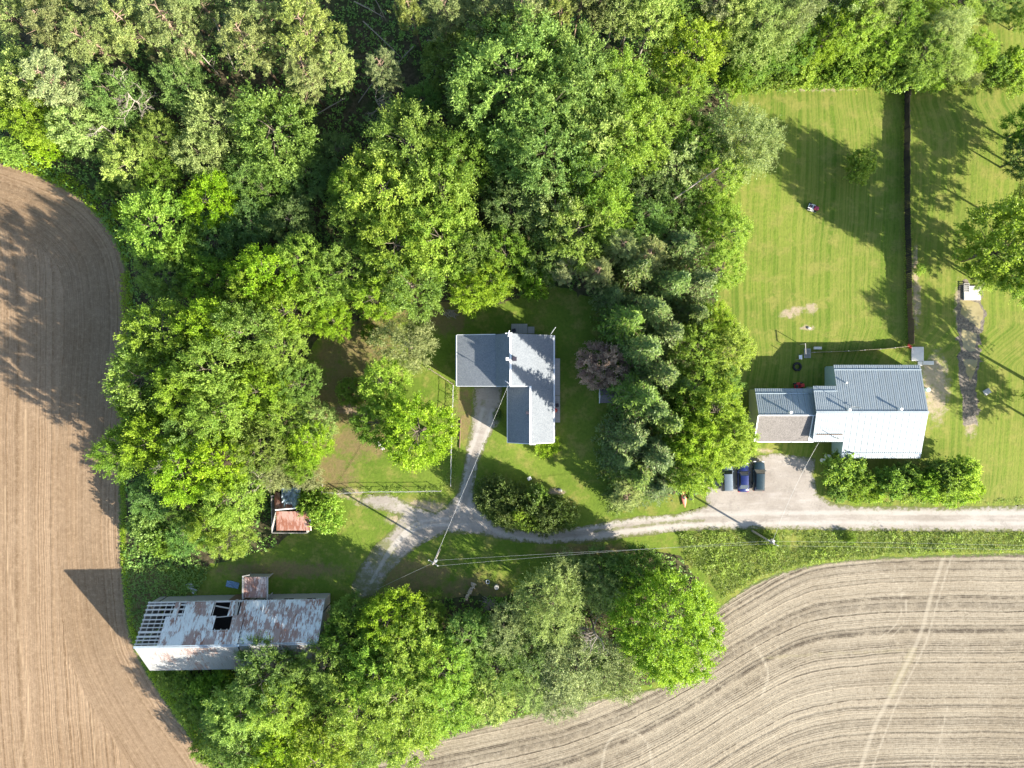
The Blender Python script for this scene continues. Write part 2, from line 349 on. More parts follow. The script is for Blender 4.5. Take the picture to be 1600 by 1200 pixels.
LT = [([(8,760),(12,880),(30,1000),(45,1100),(30,1200)], .3), ([(150,1200),(140,1110),(90,1010)], .25), ([(40,640),(42,800),(44,930)], .25)]
def left_u(q):
    d = seg_dist(q, LE, False); w = np.clip((d - 3) / 7, 0, 1); return d * (1 - w * .85) - q[:, 0] * w * .85
grid_sheet('ploughed_field', np.arange(-104, -24, .4), np.arange(-84, 37, .4), .008, M['soil_left'], {
    'furrow': left_u, 'edge': lambda q: -sdf(q, LEFT_FIELD), 'wet': lambda q: blobs(q, [(20,850,25,70)]) * .0, 'track': lambda q: tracks(q, LT)}, lambda q: sdf(q, LEFT_FIELD), .4, .35)
FX = [300,420,560,700,800,900,1000,1080,1150,1200,1250,1300,1400,1850]; FY = [320,300,275,250,230,205,165,122,75,45,20,8,0,0]
def right_u(q):
    px = q[:, 0] * 10 + 800; py = 600 - q[:, 1] * 10
    k = np.clip((py - 860) / 250, 0, 1.4); f = np.interp(px + 25 * (k - .5), FX, FY)
    f = (f + np.interp(px + 20, FX, FY) + np.interp(px - 20, FX, FY)) / 3
    return (py - f) * .1
RT = [([(1476,866),(1455,930),(1440,985),(1420,1030),(1390,1090),(1365,1140),(1340,1215)], .55), ([(1488,866),(1468,930),(1448,1000),(1430,1040),(1405,1090),(1385,1140),(1358,1215)], .3),
      ([(1360,890),(1395,905),(1410,940),(1400,975),(1370,1000)], .25), ([(1375,895),(1405,915),(1416,945),(1408,980),(1385,1000)], .2), ([(940,1200),(950,1160),(980,1140),(1010,1160),(1020,1200)], .4),
      ([(1480,1105),(1470,1150),(1455,1200)], .25), ([(1180,1010),(1200,1050),(1190,1090)], .4)]
grid_sheet('ploughed_field', np.arange(-44, 104, .4), np.arange(-84, -25, .4), .008, M['soil_right'], {
    'furrow': right_u, 'edge': lambda q: -sdf(q, RIGHT_FIELD), 'track': lambda q: tracks(q, RT),
    'wet': lambda q: np.clip(tracks(q, [([(1190,1028),(1280,1022),(1380,1018),(1430,1014)], .5), ([(1425,1020),(1405,1060),(1392,1085)], .9)]) * .9 + .25 * (fbm(q, .06) > .08), 0, 1)}, lambda q: sdf(q, RIGHT_FIELD), .4, .35)

# gravel driveway
n = N('gravel'); p = n.pos(); f = n.noise(p, 3.5, 6, .8); g = n.noise(p, .16, 4); k = n.noise(n.vscale(p, (.3, 1.3, 1)), 1.0, 5, .7)
c = n.mix(n.ramp(g, .35, .65), (.225,.197,.166), (.285,.254,.218)); c = n.mix(n.math('MULTIPLY', n.ramp(f, .45, .75), .5), c, (.14,.123,.105)); c = n.mix(n.math('MULTIPLY', n.ramp(k, .48, .7), .45), c, (.36,.333,.30))
c = n.mix(n.math('MULTIPLY', n.ramp(n.math('ADD', n.attr('strip'), n.math('MULTIPLY', n.math('SUBTRACT', n.noise(p, .9, 5, .8), .5), 2.6)), .45, 1.1), .8), c, (.11,.12,.035))
c = n.mix(n.math('MULTIPLY', n.ramp(n.math('ADD', n.attr('wheel'), n.math('MULTIPLY', n.math('SUBTRACT', n.noise(p, .7, 5, .75), .5), 1.4)), .3, 1.0), .6), c, (.355,.33,.295))
pt = n.noise(p, .45, 5, .8); c = n.mix(n.math('MULTIPLY', n.ramp(pt, .54, .66), .45), c, (.15,.132,.11))
ed = n.ramp(n.math('ADD', n.attr('edge'), n.math('MULTIPLY', n.math('SUBTRACT', n.noise(p, 1.2, 5, .8), .5), 3.2)), .0, .7)
c = n.mix(ed, (.10,.11,.035), c); n.col(c).set(.95, 0, .15); n.bump(f, .6, .05); M['gravel'] = n.m
WH = []
for dd in (-8, 8):
    WH.append(([(1840,810+dd),(1600,810+dd),(1300,809+dd),(1100,812+dd),(1000,820+dd),(900,834+dd),(820,836+dd*.9),(765,818+dd*.7),(735,790+dd*.3)], .55))
    WH.append(([(722+dd,800),(731+dd,765),(738+dd,720),(752+dd,680),(762+dd,640)], .5))
    WH.append(([(700,815+dd*.6),(650,822+dd*.5),(610,860+dd*.3),(580,910)], .4))
grid_sheet('driveway', np.arange(-26, 104, .35), np.arange(-35, 2, .35), .012, M['gravel'], {'edge': lambda q: -sdf(q, ROAD) * 1.0, 'wheel': lambda q: tracks(q, WH),
    'strip': lambda q: np.maximum(tracks(q, [([(930,830),(1000,822),(1060,815),(1100,813)], .45)]), np.maximum(blobs(q, [(620,795,40,16),(755,640,10,20),(640,825,26,14)]) * .62, blobs(q, [(598,868,26,34),(570,912,30,32)]) * .95))}, lambda q: sdf(q, ROAD), .35, .3)

# ditch with muddy water
n = N('muddy_gravel'); p = n.pos(); f = n.noise(p, 2.5, 6, .8); c = n.mix(n.ramp(f, .35, .7), (.045,.036,.024), (.19,.155,.11)); n.col(c).set(.6, 0, .4); n.bump(f, .8, .08); M['mud'] = n.m
DITCH = W([(1498,445),(1535,445),(1537,480),(1532,520),(1530,560),(1528,620),(1524,660),(1505,665),(1502,620),(1500,560),(1498,500)])
grid_sheet('ditch', np.arange(68, 76, .3), np.arange(-8, 17, .3), .006, M['mud'], {}, lambda q: sdf(q, DITCH), .3, 1.1)
n = N('muddy_water'); f = n.noise(n.pos(), .8, 3); n.col(n.mix(f, (.17,.14,.06), (.31,.26,.13))).set(.12, 0, .5); M['water'] = n.m
for poly in ([(1503,472),(1532,470),(1534,492),(1530,515),(1515,500),(1504,490)], [(1508,563),(1526,563),(1524,580),(1517,592),(1510,580)], [(1504,515),(1528,520),(1524,550),(1506,545)]):
    pw = W(poly); lo = pw.min(0); hi = pw.max(0)
    grid_sheet('ditch_water', np.arange(lo[0] - .4, hi[0] + .4, .25), np.arange(lo[1] - .4, hi[1] + .4, .25), .010, M['water'], {}, lambda q, pw=pw: sdf(q, pw), .25, .6)

# ------------------------------------------------------------------ vegetation meshes
def unit(a): return a / (np.linalg.norm(a, axis=-1, keepdims=True) + 1e-9)
def leaf_mesh(name, c, d, nrm, L, Wd, tint, fold=.25):
    """one folded four-cornered leaf spray per row"""
    d = unit(d); s = unit(np.cross(d, nrm)); nn = np.cross(s, d); L = L[:, None]; Wd = Wd[:, None]
    v = np.stack([c - d * L * .5, c + s * Wd * .5 + nn * Wd * fold, c + d * L * .5, c - s * Wd * .5 + nn * Wd * fold], 1).reshape(-1, 3)
    f = np.arange(len(v)).reshape(-1, 4)
    return np_mesh(name, v, f, {'tint': np.repeat(np.clip(tint, 0, 1), 4)})

def spread(r, n, fn, k=8):
    """best-candidate points"""
    pts = [fn(r)]
    for _ in range(n - 1):
        c = [fn(r) for _ in range(k)]; A = np.array(pts)
        pts.append(max(c, key=lambda q: ((A - q) ** 2).sum(1).min()))
    return np.array(pts)

def shoots(r, C, O, nshoot, nleaf, slen, upb, jit, L, Wd, droop=0.0, tuft=False):
    """leafy shoots from clump centres C with outward directions O"""
    K = len(C); N_ = K * nshoot * nleaf
    Cs = np.repeat(C, nshoot, 0); Os = np.repeat(O, nshoot, 0)
    sd_ = unit(Os + np.array([0, 0, upb]) + jit * r.normal(size=Os.shape)); sl = slen * r.uniform(.5, 1.15, len(Cs))
    tc = np.repeat(r.uniform(.1, .75, K), nshoot) + r.uniform(-.12, .12, len(Cs))
    S = np.repeat(sd_, nleaf, 0); SL = np.repeat(sl, nleaf); B = np.repeat(Cs, nleaf, 0); T = np.tile(np.linspace(.12, 1, nleaf), len(Cs)) + r.normal(0, .04, N_)
    lat = r.normal(size=(N_, 3)); d = unit(S * (.8 if not tuft else .35) + lat * (.6 if not tuft else .9))
    c = B + S * (T * SL)[:, None] + d * (L * .5) + r.normal(0, .06, (N_, 3)); c[:, 2] -= droop * (T ** 2) * SL
    nrm = unit(np.array([0, 0, .55]) + S * .45 + .7 * r.normal(size=(N_, 3)))
    tint = np.repeat(tc, nleaf) + .25 * (T - .5) + r.normal(0, .13, N_)
    return c, d, nrm, L * r.uniform(.7, 1.25, N_), Wd * r.uniform(.7, 1.25, N_), tint

def limbs(mb, r, H, base_r, tips, z0=.35, n=5, curve=.12):
    lean = r.normal(0, .02, 2) * H
    zt = H * .86; tr = [(0,0,-.15), (lean[0]*.2, lean[1]*.2, H*.25), (lean[0]*.6, lean[1]*.6, H*.55), (lean[0], lean[1], zt)]
    mb.tube(tr, [base_r*1.25, base_r*.85, base_r*.55, base_r*.12], 7)
    for t in tips:
        zs = min(max(t[2] - .45 * math.hypot(t[0], t[1]) - .3, H * z0), H * .8); k = zs / zt
        a = np.array([lean[0]*k, lean[1]*k, zs]); m = (a + t) / 2 + r.normal(0, curve, 3) * .6; m[2] += .15 * np.linalg.norm(t - a)
        rr = base_r * .42 * (1 - .55 * zs / H); mb.tube([a, m, t], [rr, rr * .6, rr * .15], 5, False)

def lumpy(r):
    ks = [(r.integers(1, 4), r.integers(1, 4), r.uniform(0, 6.3), r.uniform(.05, .13)) for _ in range(5)]
    return lambda th, ph: 1 + sum(a * math.sin(i * th + p) * math.cos(j * ph + p) for i, j, p, a in ks)

PROTO = {}
def broadleaf(key, seed, R, H, hc, nclump, nshoot, nleaf, slen, L, Wd, zlow=-.25, inner=.28, upb=.35, jit=.65, bark_m='bark', droop=0.0, base=.22):
    r = np.random.default_rng(seed); lump = lumpy(r); cz = H - hc / 2
    def pt(r):
        z = r.uniform(zlow, 1); th = r.uniform(0, 2 * PI); k = lump(th, math.acos(max(-1, min(1, z)))) * (r.uniform(.86, 1.0) if r.random() > inner else r.uniform(.45, .8)); s = math.sqrt(max(0, 1 - z * z))
        return np.array([R * s * math.cos(th) * k, R * s * math.sin(th) * k, cz + hc / 2 * z * k])
    C = spread(r, nclump, pt, 6) * np.array([1, 1, 1]); O = unit((C - np.array([0, 0, cz - hc * .25])) / np.array([R, R, hc * .6]))
    C = C - O * slen * .7
    me = leaf_mesh('crown_' + key, *shoots(r, C, O, nshoot, nleaf, slen, upb, jit, L, Wd, droop))
    tb = MB(); limbs(tb, r, H, base, C[r.choice(len(C), min(22, len(C)), False)])
    PROTO[key] = (me, tb.mesh('trunk_' + key, True), R, H, bark_m)

for i in range(5): broadleaf('maple%d' % i, 10 + i, 5.0, 13, 10.2, 90, 21, 14, 1.5, .225, .14, inner=.3, zlow=-.5, jit=.5)
for i in range(3): broadleaf('round%d' % i, 30 + i, 4.6, 12, 10, 84, 19, 14, 1.45, .25, .15, inner=.22, jit=.45, zlow=-.55)
for i in range(2): broadleaf('big%d' % i, 40 + i, 7.5, 16, 12.5, 160, 26, 15, 1.7, .245, .15, inner=.3, zlow=-.5, jit=.5)
for i in range(2): broadleaf('poplar%d' % i, 50 + i, 3.6, 16, 12, 85, 15, 12, 1.1, .22, .14, inner=.35, upb=.8, bark_m='pale_bark')
for i in range(2): broadleaf('willow%d' % i, 60 + i, 5.2, 10, 7.5, 90, 14, 14, 1.7, .30, .085, inner=.4, upb=.5, jit=.8, droop=.35)
for i in range(3): broadleaf('shrub%d' % i, 70 + i, 1.8, 2.3, 2.6, 42, 12, 10, .55, .17, .11, zlow=0, inner=.3, base=.06)
for i in range(2): broadleaf('hedge%d' % i, 80 + i, 2.0, 2.2, 2.8, 60, 9, 9, .5, .17, .075, zlow=0, inner=.3, base=.06, jit=.9)

def pine(key, seed, R, H, hc, nb):
    r = np.random.default_rng(seed); cs = []; os_ = []; tb = MB(); lean = r.normal(0, .5, 2)
    tb.tube([(0,0,-.15), (0,0,H*.4), (lean[0]*.5, lean[1]*.5, H*.75), (lean[0], lean[1], H*.98)], [.2, .16, .10, .03], 7)
    for b in range(nb):
        z = H - hc * (r.random() ** .85) * .95 - .3; k = (H - z) / hc; ln = R * (.3 + .75 * k ** .6) * r.uniform(.6, 1.1) * (1 if k < .75 else .8); a = r.uniform(0, 2 * PI)
        o = np.array([math.cos(a), math.sin(a), 0]); s = np.array([lean[0] * z / H, lean[1] * z / H, z]); e = s + o * ln + np.array([0, 0, ln * r.uniform(-.05, .3)])
        tb.tube([s, (s + e) / 2 + np.array([0, 0, -.1 * ln]), e], [.05, .035, .012], 4, False)
        for q in range(r.integers(4, 8)):
            t = r.uniform(.4, 1.05); side = np.array([-o[1], o[0], 0]) * r.normal(0, .28) * ln * t
            cs.append(s + (e - s) * t + side + np.array([0, 0, r.uniform(-.05, .35)])); os_.append(unit(o * .5 + side * .4 + np.array([0, 0, .8])))
    C = np.array(cs); O = np.array(os_)
    me = leaf_mesh('crown_' + key, *shoots(r, C, O, 7, 9, .45, .4, .8, .30, .075, 0, True))
    PROTO[key] = (me, tb.mesh('trunk_' + key, True), R, H, 'pine_bark')
for i in range(3): pine('pine%d' % i, 90 + i, 3.8, 17, 9.5, 52)

def spruce(key, seed, R, H):
    r = np.random.default_rng(seed); tb = MB(); tb.tube([(0,0,-.15), (0,0,H*.5), (0,0,H*.99)], [.24, .14, .02], 7)
    c_, d_, n_, l_, w_, t_ = [], [], [], [], [], []; z = 1.0
    while z < H * .97:
        k = 1 - z / H; ln0 = R * k ** .95 * 1.08 + .10; m = int(7 + 5 * k); a0 = r.uniform(0, 6.3)
        for b in range(m):
            a = a0 + 2 * PI * b / m + r.normal(0, .15); ln = ln0 * r.choice([.55, .8, .95, 1.08, 1.25]) * r.uniform(.9, 1.1); o = np.array([math.cos(a), math.sin(a), 0]); sd = np.array([-o[1], o[0], 0]); tc = r.uniform(.05, .7)
            tb.tube([(0,0,z), o * ln * .9 + np.array([0,0,z - .12 * ln])], [.035, .01], 3, False)
            nn = int(14 + 20 * ln / R)
            t = r.uniform(.12, 1.03, nn); lat = r.uniform(-1, 1, nn) * (.42 * ln * (1.1 - t) + .12)
            c = o * (t * ln)[:, None] + sd * lat[:, None]; c[:, 2] += z - .28 * ln * t + .10 * ln * t ** 3 - np.abs(lat) * .18 + r.normal(0, .05, nn)
            d = unit(o * .9 + sd * np.sign(lat)[:, None] * .8 + r.normal(0, .25, (nn, 3)))
            c_.append(c); d_.append(d); n_.append(unit(np.array([0, 0, 1.]) + .35 * r.normal(size=(nn, 3)))); l_.append(r.uniform(.32, .55, nn)); w_.append(r.uniform(.11, .2, nn)); t_.append(tc + .45 * (t - .5) + r.normal(0, .12, nn))
        z += .42 + .25 * k * r.random()
    me = leaf_mesh('crown_' + key, np.concatenate(c_), np.concatenate(d_), np.concatenate(n_), np.concatenate(l_), np.concatenate(w_), np.concatenate(t_), -.2)
    PROTO[key] = (me, tb.mesh('trunk_' + key, True), R, H, 'pine_bark')
for i in range(3): spruce('spruce%d' % i, 100 + i, 3.4, 16)

def bare(key, seed, R, H, depth=4):
    r = np.random.default_rng(seed); tb = MB(); bb = MB()
    tb.tube([(0,0,-.15), (.1,.05,H*.3), (.2,-.1,H*.6), (.1,.1,H*.92)], [.2,.16,.11,.04], 7)
    def grow(a, d, ln, rad, dep):
        e = a + d * ln; m = a + d * ln * .5 + r.normal(0, .06 * ln, 3); bb.tube([a, m, e], [rad, rad * .75, rad * .45], 4, False)
        if dep:
            for _ in range(3): grow(a + (e - a) * r.uniform(.4, 1), unit(d + .6 * r.normal(size=3) + np.array([0,0,.1])), ln * r.uniform(.45, .7), rad * .5, dep - 1)
    for b in range(11):
        a = r.uniform(0, 6.3); z = H * r.uniform(.4, .92); grow(np.array([.15, 0, z]), unit(np.array([math.cos(a), math.sin(a), r.uniform(.1, .7)])), R * .6 * r.uniform(.7, 1.2), .06, depth - 1)
    PROTO[key] = (bb.mesh('crown_' + key), tb.mesh('trunk_' + key, True), R, H, 'dead_wood')
bare('bare0', 120, 3.0, 10); bare('bare1', 121, 3.0, 9)

VARIANTS = {}
for k in PROTO: VARIANTS.setdefault(k.rstrip('0123456789'), []).append(k)
_vi = {}
ORDER = []
def tree(px, py, Rp, H, shape, leaf, name, label, cat='tree', group=None, zc=.62, rz=None):
    vs = VARIANTS[shape]; k = vs[_vi.get(shape, 0) % len(vs)]; _vi[shape] = _vi.get(shape, 0) + 1
    cme, tme, R0, H0, bk = PROTO[k]
    pos = P(px, py, H * zc); R = Rp * .1 * (CAM_H - H * zc) / CAM_H
    base = Vector((pos.x, pos.y, 0)); t = thing(name, base, label, cat, group, random.uniform(0, 2 * PI) if rz is None else rz)
    sxy = R / R0 * random.uniform(.96, 1.06)
    s = (sxy * random.uniform(.93, 1.07), sxy * random.uniform(.93, 1.07), H / H0)
    for nm, me, mt in (('trunk', tme, M[bk]), ('crown', cme, M[leaf] if leaf else M[bk])):
        o = bpy.data.objects.new(nm, me); COL.objects.link(o); o.parent = t; o.scale = s
        if len(me.materials) == 0: me.materials.append(mt)
        o.material_slots[0].link = 'OBJECT'; o.material_slots[0].material = mt
        o['_'] = 0; del o['_']
    return t

KIND = {  # key: (shape, leaf, object name, wording)
 'b': ('maple', 'leaf_bright', 'broadleaf_tree', 'bright green tree'), 'l': ('maple', 'leaf_lime', 'broadleaf_tree', 'yellow green tree'),
 'm': ('maple', 'leaf_mid', 'broadleaf_tree', 'mid green tree'), 'u': ('maple', 'leaf_blue', 'broadleaf_tree', 'cool green tree'),
 'd': ('maple', 'leaf_dark', 'broadleaf_tree', 'low dark broadleaf tree'), 'r': ('round', 'leaf_bright', 'broadleaf_tree', 'spiky round bright tree'),
 'k': ('round', 'leaf_pale', 'broadleaf_tree', 'round pale green tree'), 'G': ('big', 'leaf_blue', 'broadleaf_tree', 'very wide cool green tree'),
 'p': ('pine', 'leaf_pine', 'pine_tree', 'pale tufted pine tree'), 'q': ('pine', 'leaf_olive', 'pine_tree', 'olive green pine tree'),
 'a': ('poplar', 'leaf_pale', 'poplar_tree', 'tall slim pale green tree'), 's': ('spruce', 'leaf_spruce', 'spruce_tree', 'dark blue green spruce tree'),
 'w': ('willow', 'leaf_pale', 'willow_tree', 'pale feathery tree'), 'o': ('willow', 'leaf_olive', 'willow_tree', 'olive feathery tree'),
 'x': ('bare', None, 'dead_tree', 'bare grey dead tree'), 'y': ('willow', 'leaf_dry', 'broadleaf_tree', 'straw coloured tree'),
 'h': ('shrub', 'leaf_bright', 'shrub', 'bright green leafy shrub'), 'g': ('shrub', 'leaf_mid', 'shrub', 'mid green leafy shrub'), 'e': ('hedge', 'leaf_hedge', 'shrub', 'dark fine leaved shrub'),
}
SHORT = {'b': 'bright green', 'l': 'yellow green', 'm': 'mid green', 'u': 'cool green', 'd': 'dark low', 'r': 'spiky round', 'k': 'pale round', 'G': 'very wide', 'p': 'pale pine', 'q': 'olive pine', 'a': 'tall slim', 's': 'dark spruce', 'w': 'pale feathery', 'o': 'olive feathery', 'x': 'bare dead', 'y': 'straw coloured', 'h': 'bright shrub', 'g': 'mid green shrub', 'e': 'dark shrub'}
def plant(region, group, lst):
    med = {}
    for t in lst: med.setdefault(t[4], []).append(t[2])
    for (x, y, r, h, k) in lst:
        sh, lf, nm, wd = KIND[k]; oth = [t for t in lst if t[4] != k]
        nb = min(oth, key=lambda t: (t[0] - x) ** 2 + (t[1] - y) ** 2)[4]; rs = sorted(med[k]); m_ = rs[len(rs) // 2]
        size = 'broad ' if r > m_ * 1.08 else ('slender ' if r < m_ * .92 else '')
        s2 = SHORT[nb] + ('' if nb in 'pqshge' else ' tree')
        tree(x, y, r, h, sh, lf, nm, size + wd + (' next to an ' if s2[0] == 'o' else ' next to a ') + s2 + ' ' + region, 'shrub' if nm == 'shrub' else 'tree', group)

plant('in wood beside brown field', 'trees of the wood by the brown field', [
 (25,35,48,15,'q'),(95,45,50,16,'p'),(160,70,48,15,'q'),(40,125,48,14,'k'),(110,130,50,15,'q'),(60,195,42,11,'b'),(125,200,42,11,'k'),(180,150,44,13,'u'),(12,170,36,10,'b'),(175,205,34,9,'x'),(222,165,38,11,'x'),
 (215,50,48,16,'p'),(280,62,52,17,'p'),(328,22,40,17,'q'),(395,78,48,17,'p'),(432,28,42,17,'q'),(500,58,56,17,'p'),(532,105,36,15,'q'),(480,128,40,14,'q'),(285,132,40,12,'u'),
 (335,190,48,11,'k'),(430,205,68,12,'r'),(312,240,36,9,'k'),(202,255,42,9,'k'),(250,215,34,9,'b'),(250,282,36,8,'m'),(243,355,62,11,'r'),(330,315,42,9,'b'),(385,275,36,7,'d'),(420,300,38,6,'d'),(330,375,44,7,'d'),(390,350,44,7,'d'),(455,345,42,7,'d'),(475,265,44,6,'d'),(530,240,40,6,'d'),
 (260,430,46,8,'m'),(330,440,48,9,'m'),(295,395,36,8,'b'),(150,0,46,15,'q'),(60,-15,46,15,'k'),(270,-5,46,16,'p'),(380,-10,46,16,'q'),(480,-10,44,16,'p'),(70,235,20,5,'h'),(20,232,22,5,'h'),(110,228,18,4,'g'),(165,295,16,3,'g'),(190,330,16,3,'g')])
plant('behind the house', 'trees of the wood behind the house', [
 (645,28,28,16,'p'),(607,120,30,13,'q'),(590,165,26,6,'x'),(700,20,44,15,'q'),(705,95,42,10,'m'),(760,15,46,16,'q'),(820,20,50,17,'p'),(905,12,26,18,'p'),(935,15,26,18,'p'),(880,15,24,18,'p'),(990,12,40,18,'a'),(1020,30,36,17,'a'),(960,30,30,16,'a'),
 (800,125,105,18,'G'),(890,150,88,17,'G'),(850,235,90,16,'G'),(740,170,48,12,'u'),(960,140,58,14,'b'),(985,215,60,14,'b'),(930,280,60,14,'m'),(935,220,50,15,'k'),
 (645,235,70,13,'b'),(600,305,66,12,'l'),(690,300,64,13,'b'),(720,250,50,13,'m'),(620,390,66,12,'l'),(560,330,46,10,'m'),(545,290,30,9,'b'),(690,375,58,12,'b'),(800,325,46,11,'u'),(870,320,56,12,'k'),(905,365,62,13,'l'),(945,330,50,12,'b'),(740,395,46,10,'m'),(790,400,46,10,'b'),(740,455,38,9,'l'),(770,440,34,10,'b'),(640,445,52,11,'b'),(590,465,44,10,'b'),(540,425,46,10,'m'),(850,400,42,9,'m'),(835,440,30,7,'g'),
 (660,160,34,6,'d'),(620,190,30,5,'d'),(1080,75,64,13,'l'),(1060,145,52,11,'b'),(1030,185,46,11,'l'),(1100,30,44,14,'q'),(1060,10,44,15,'m'),(1135,15,42,15,'k'),(1190,42,60,14,'w'),(1240,25,46,13,'o'),(1175,90,40,9,'m'),
 (1160,220,58,12,'w'),(1125,275,46,10,'b'),(1085,225,42,9,'m'),(1060,255,42,9,'k'),(1025,250,34,7,'x'),(1010,300,46,8,'d'),(1060,320,40,8,'d'),(1115,335,38,8,'b'),(1000,345,42,9,'d')])
plant('in grove beside yard', 'trees of the grove beside the brown field', [
 (262,525,58,16,'b'),(335,505,42,17,'b'),(232,590,58,14,'r'),(330,575,51,18,'b'),(290,610,40,17,'l'),(420,430,48,13,'b'),(470,405,40,12,'b'),(505,455,39,11,'b'),(450,485,46,13,'l'),(385,520,49,17,'b'),(440,545,40,13,'b'),(395,455,35,12,'l'),
 (350,640,49,17,'b'),(410,610,42,13,'l'),(440,650,39,11,'b'),(485,690,37,10,'b'),(465,600,35,10,'m'),(195,705,44,13,'m'),(245,690,49,15,'l'),(295,735,49,15,'b'),(350,720,46,14,'l'),(405,700,44,12,'b'),(300,675,40,14,'m'),(270,715,21,15,'x'),
 (365,780,48,13,'l'),(330,820,35,10,'b'),(360,845,33,9,'b'),(300,790,37,9,'m'),(430,735,33,9,'y'),(415,755,26,9,'x'),(470,725,30,8,'m'),(495,655,32,8,'k'),(285,765,26,10,'m'),(245,770,37,7,'d'),(230,820,32,5,'g'),(250,850,30,4,'g'),(290,835,32,5,'d'),(510,800,33,4,'h'),(490,790,26,4.5,'h'),(480,745,26,5,'y'),(225,640,35,11,'b'),(520,500,32,9,'b')])
plant('between barn and tan field', 'trees of the belt beside the tan field', [
 (420,1055,62,12,'m'),(435,1100,50,12,'l'),(385,1110,50,11,'b'),(380,1165,56,10,'m'),(440,1175,56,10,'b'),(500,1180,60,10,'l'),(510,1035,48,11,'m'),(545,1000,44,9,'m'),(610,965,46,10,'b'),(645,1000,54,11,'b'),(585,1045,52,12,'b'),(560,1100,58,12,'b'),(625,1075,58,12,'l'),(690,1045,56,11,'b'),(640,1130,58,10,'b'),(700,1100,52,9,'b'),(590,1160,54,8,'l'),(760,1085,46,7,'k'),(670,960,30,6,'m'),(735,995,46,9,'u'),
 (790,985,44,9,'o'),(860,945,62,11,'w'),(820,1010,46,8,'d'),(780,1040,46,8,'u'),(905,1040,62,8,'o'),(870,1075,54,6,'o'),(960,1055,46,7,'o'),(830,1075,40,6,'w'),(930,985,34,9,'x'),(1000,895,46,7,'m'),(940,895,40,6,'d'),(890,900,40,7,'o'),(1045,1045,26,4,'l'),(950,930,38,8,'w'),(545,960,34,7,'m'),(480,1085,30,7,'d'),
 (330,1075,36,4,'g'),(290,1065,30,3,'g'),(350,1130,36,5,'d'),(300,1110,26,3,'g'),(325,1170,26,4,'g'),(265,1060,18,2.5,'g')])
tree(1042,975,88,12,'big','leaf_bright','broadleaf_tree','large dense glossy green broadleaf tree at the rounded corner of the tan field','tree')
plant('between the houses', 'conifers between the two houses', [
 (1000,420,40,16,'s'),(1022,485,44,17,'s'),(985,500,40,17,'s'),(1012,545,44,19,'s'),(1038,585,40,18,'s'),(1005,620,46,19,'s'),(1048,660,38,17,'s'),(990,685,44,17,'s'),(1030,715,44,17,'s'),(1000,745,46,10,'s'),(1030,760,36,9,'s'),(975,720,34,9,'s'),(1050,520,36,16,'s'),(960,460,34,9,'s'),(1060,440,38,16,'s'),(1100,440,34,16,'s'),(1070,380,38,12,'s'),(1090,490,34,12,'s'),(975,780,24,5,'s'),(1065,600,34,12,'s'),(1025,640,38,18,'s'),
 (930,428,32,11,'p'),(1020,402,34,12,'p'),(965,395,36,12,'q'),(885,420,30,9,'q'),(985,770,30,7,'q')])
plant('beside metal-roofed house', 'broadleaf trees between the two houses', [
 (1138,365,38,9,'l'),(1125,420,38,9,'l'),(1085,545,44,11,'b'),(1140,550,42,11,'l'),(1080,605,40,12,'b'),(1115,640,50,13,'b'),(1142,685,42,12,'l'),(1085,685,46,13,'b'),(1092,732,44,12,'l'),(1138,700,30,10,'b'),(1066,735,34,10,'b'),(1125,600,34,10,'m'),(1115,505,34,9,'b'),(1075,640,36,12,'m'),(1060,700,30,11,'b')])
plant('behind the mown lawn', 'hedge at the end of the mown lawn', [
 (1150,125,26,4,'h'),(1182,118,26,4,'h'),(1215,112,30,5,'g'),(1250,108,30,5,'h'),(1285,112,28,4,'h'),(1318,106,30,5,'g'),(1350,104,30,5,'h'),(1385,112,28,5,'g'),(1422,112,30,5,'h'),(1240,70,38,9,'m'),(1290,60,44,10,'b'),(1335,45,46,11,'b'),(1380,72,36,8,'l'),(1400,40,40,10,'m'),(1345,85,26,6,'g'),(1300,15,46,11,'k'),(1360,5,46,12,'w'),(1430,5,40,8,'b'),(1445,85,40,9,'m'),(1480,50,40,10,'w'),(1490,100,34,7,'w'),(1460,120,22,4,'h'),(1525,80,32,6,'l'),(1555,105,24,4,'g'),(1590,95,26,4,'h'),(1590,125,22,3,'h'),(1520,118,20,3,'y'),(1500,5,40,6,'b'),(1560,0,36,5,'m'),(1600,30,20,5,'m'),(1270,90,24,5,'x')])
plant('beside the muddy ditch', 'trees beside the muddy ditch', [
 (1580,385,70,17,'r'),(1610,330,46,10,'l'),(1545,430,30,6,'b'),(1618,428,52,16,'b'),(1600,245,34,8,'d'),(1612,195,40,9,'m'),(1545,395,26,5,'m'),(1660,250,44,11,'m'),(1680,600,56,13,'b'),(1700,680,50,11,'m')])
tree(1345,262,27,4.2,'shrub','leaf_bright','young_tree','small round bright tree standing alone on the mown lawn','tree')
tree(945,570,39,6,'round','leaf_purple','purple_leaved_tree','purple brown leaved ornamental tree beside the small dark shed','tree')
tree(636,540,48,9,'willow','leaf_dry','thin_tree','straw coloured half bare tree in the yard west of the house','tree')
tree(600,597,44,9,'maple','leaf_lime','broadleaf_tree','yellow green tree beside the straw coloured yard tree','tree')
tree(655,675,54,11,'round','leaf_bright','broadleaf_tree','round bright green yard tree beside the wire fence of the driveway','tree')
tree(590,660,40,8,'maple','leaf_mid','broadleaf_tree','darker green tree leaning against the round yard tree','tree')
tree(548,612,26,4,'shrub','leaf_mid','shrub','mid green shrub on the bare shaded ground of the yard','shrub')
tree(583,520,20,3,'shrub','leaf_mid','shrub','small mid green shrub under the straw coloured tree','shrub')
tree(857,697,20,1.6,'shrub','leaf_bright','shrub','low bright shrub at the south corner of the grey roofed house','shrub')
tree(778,648,8,1.0,'shrub','leaf_mid','shrub','small clipped shrub against the west wall of the house wing','shrub')
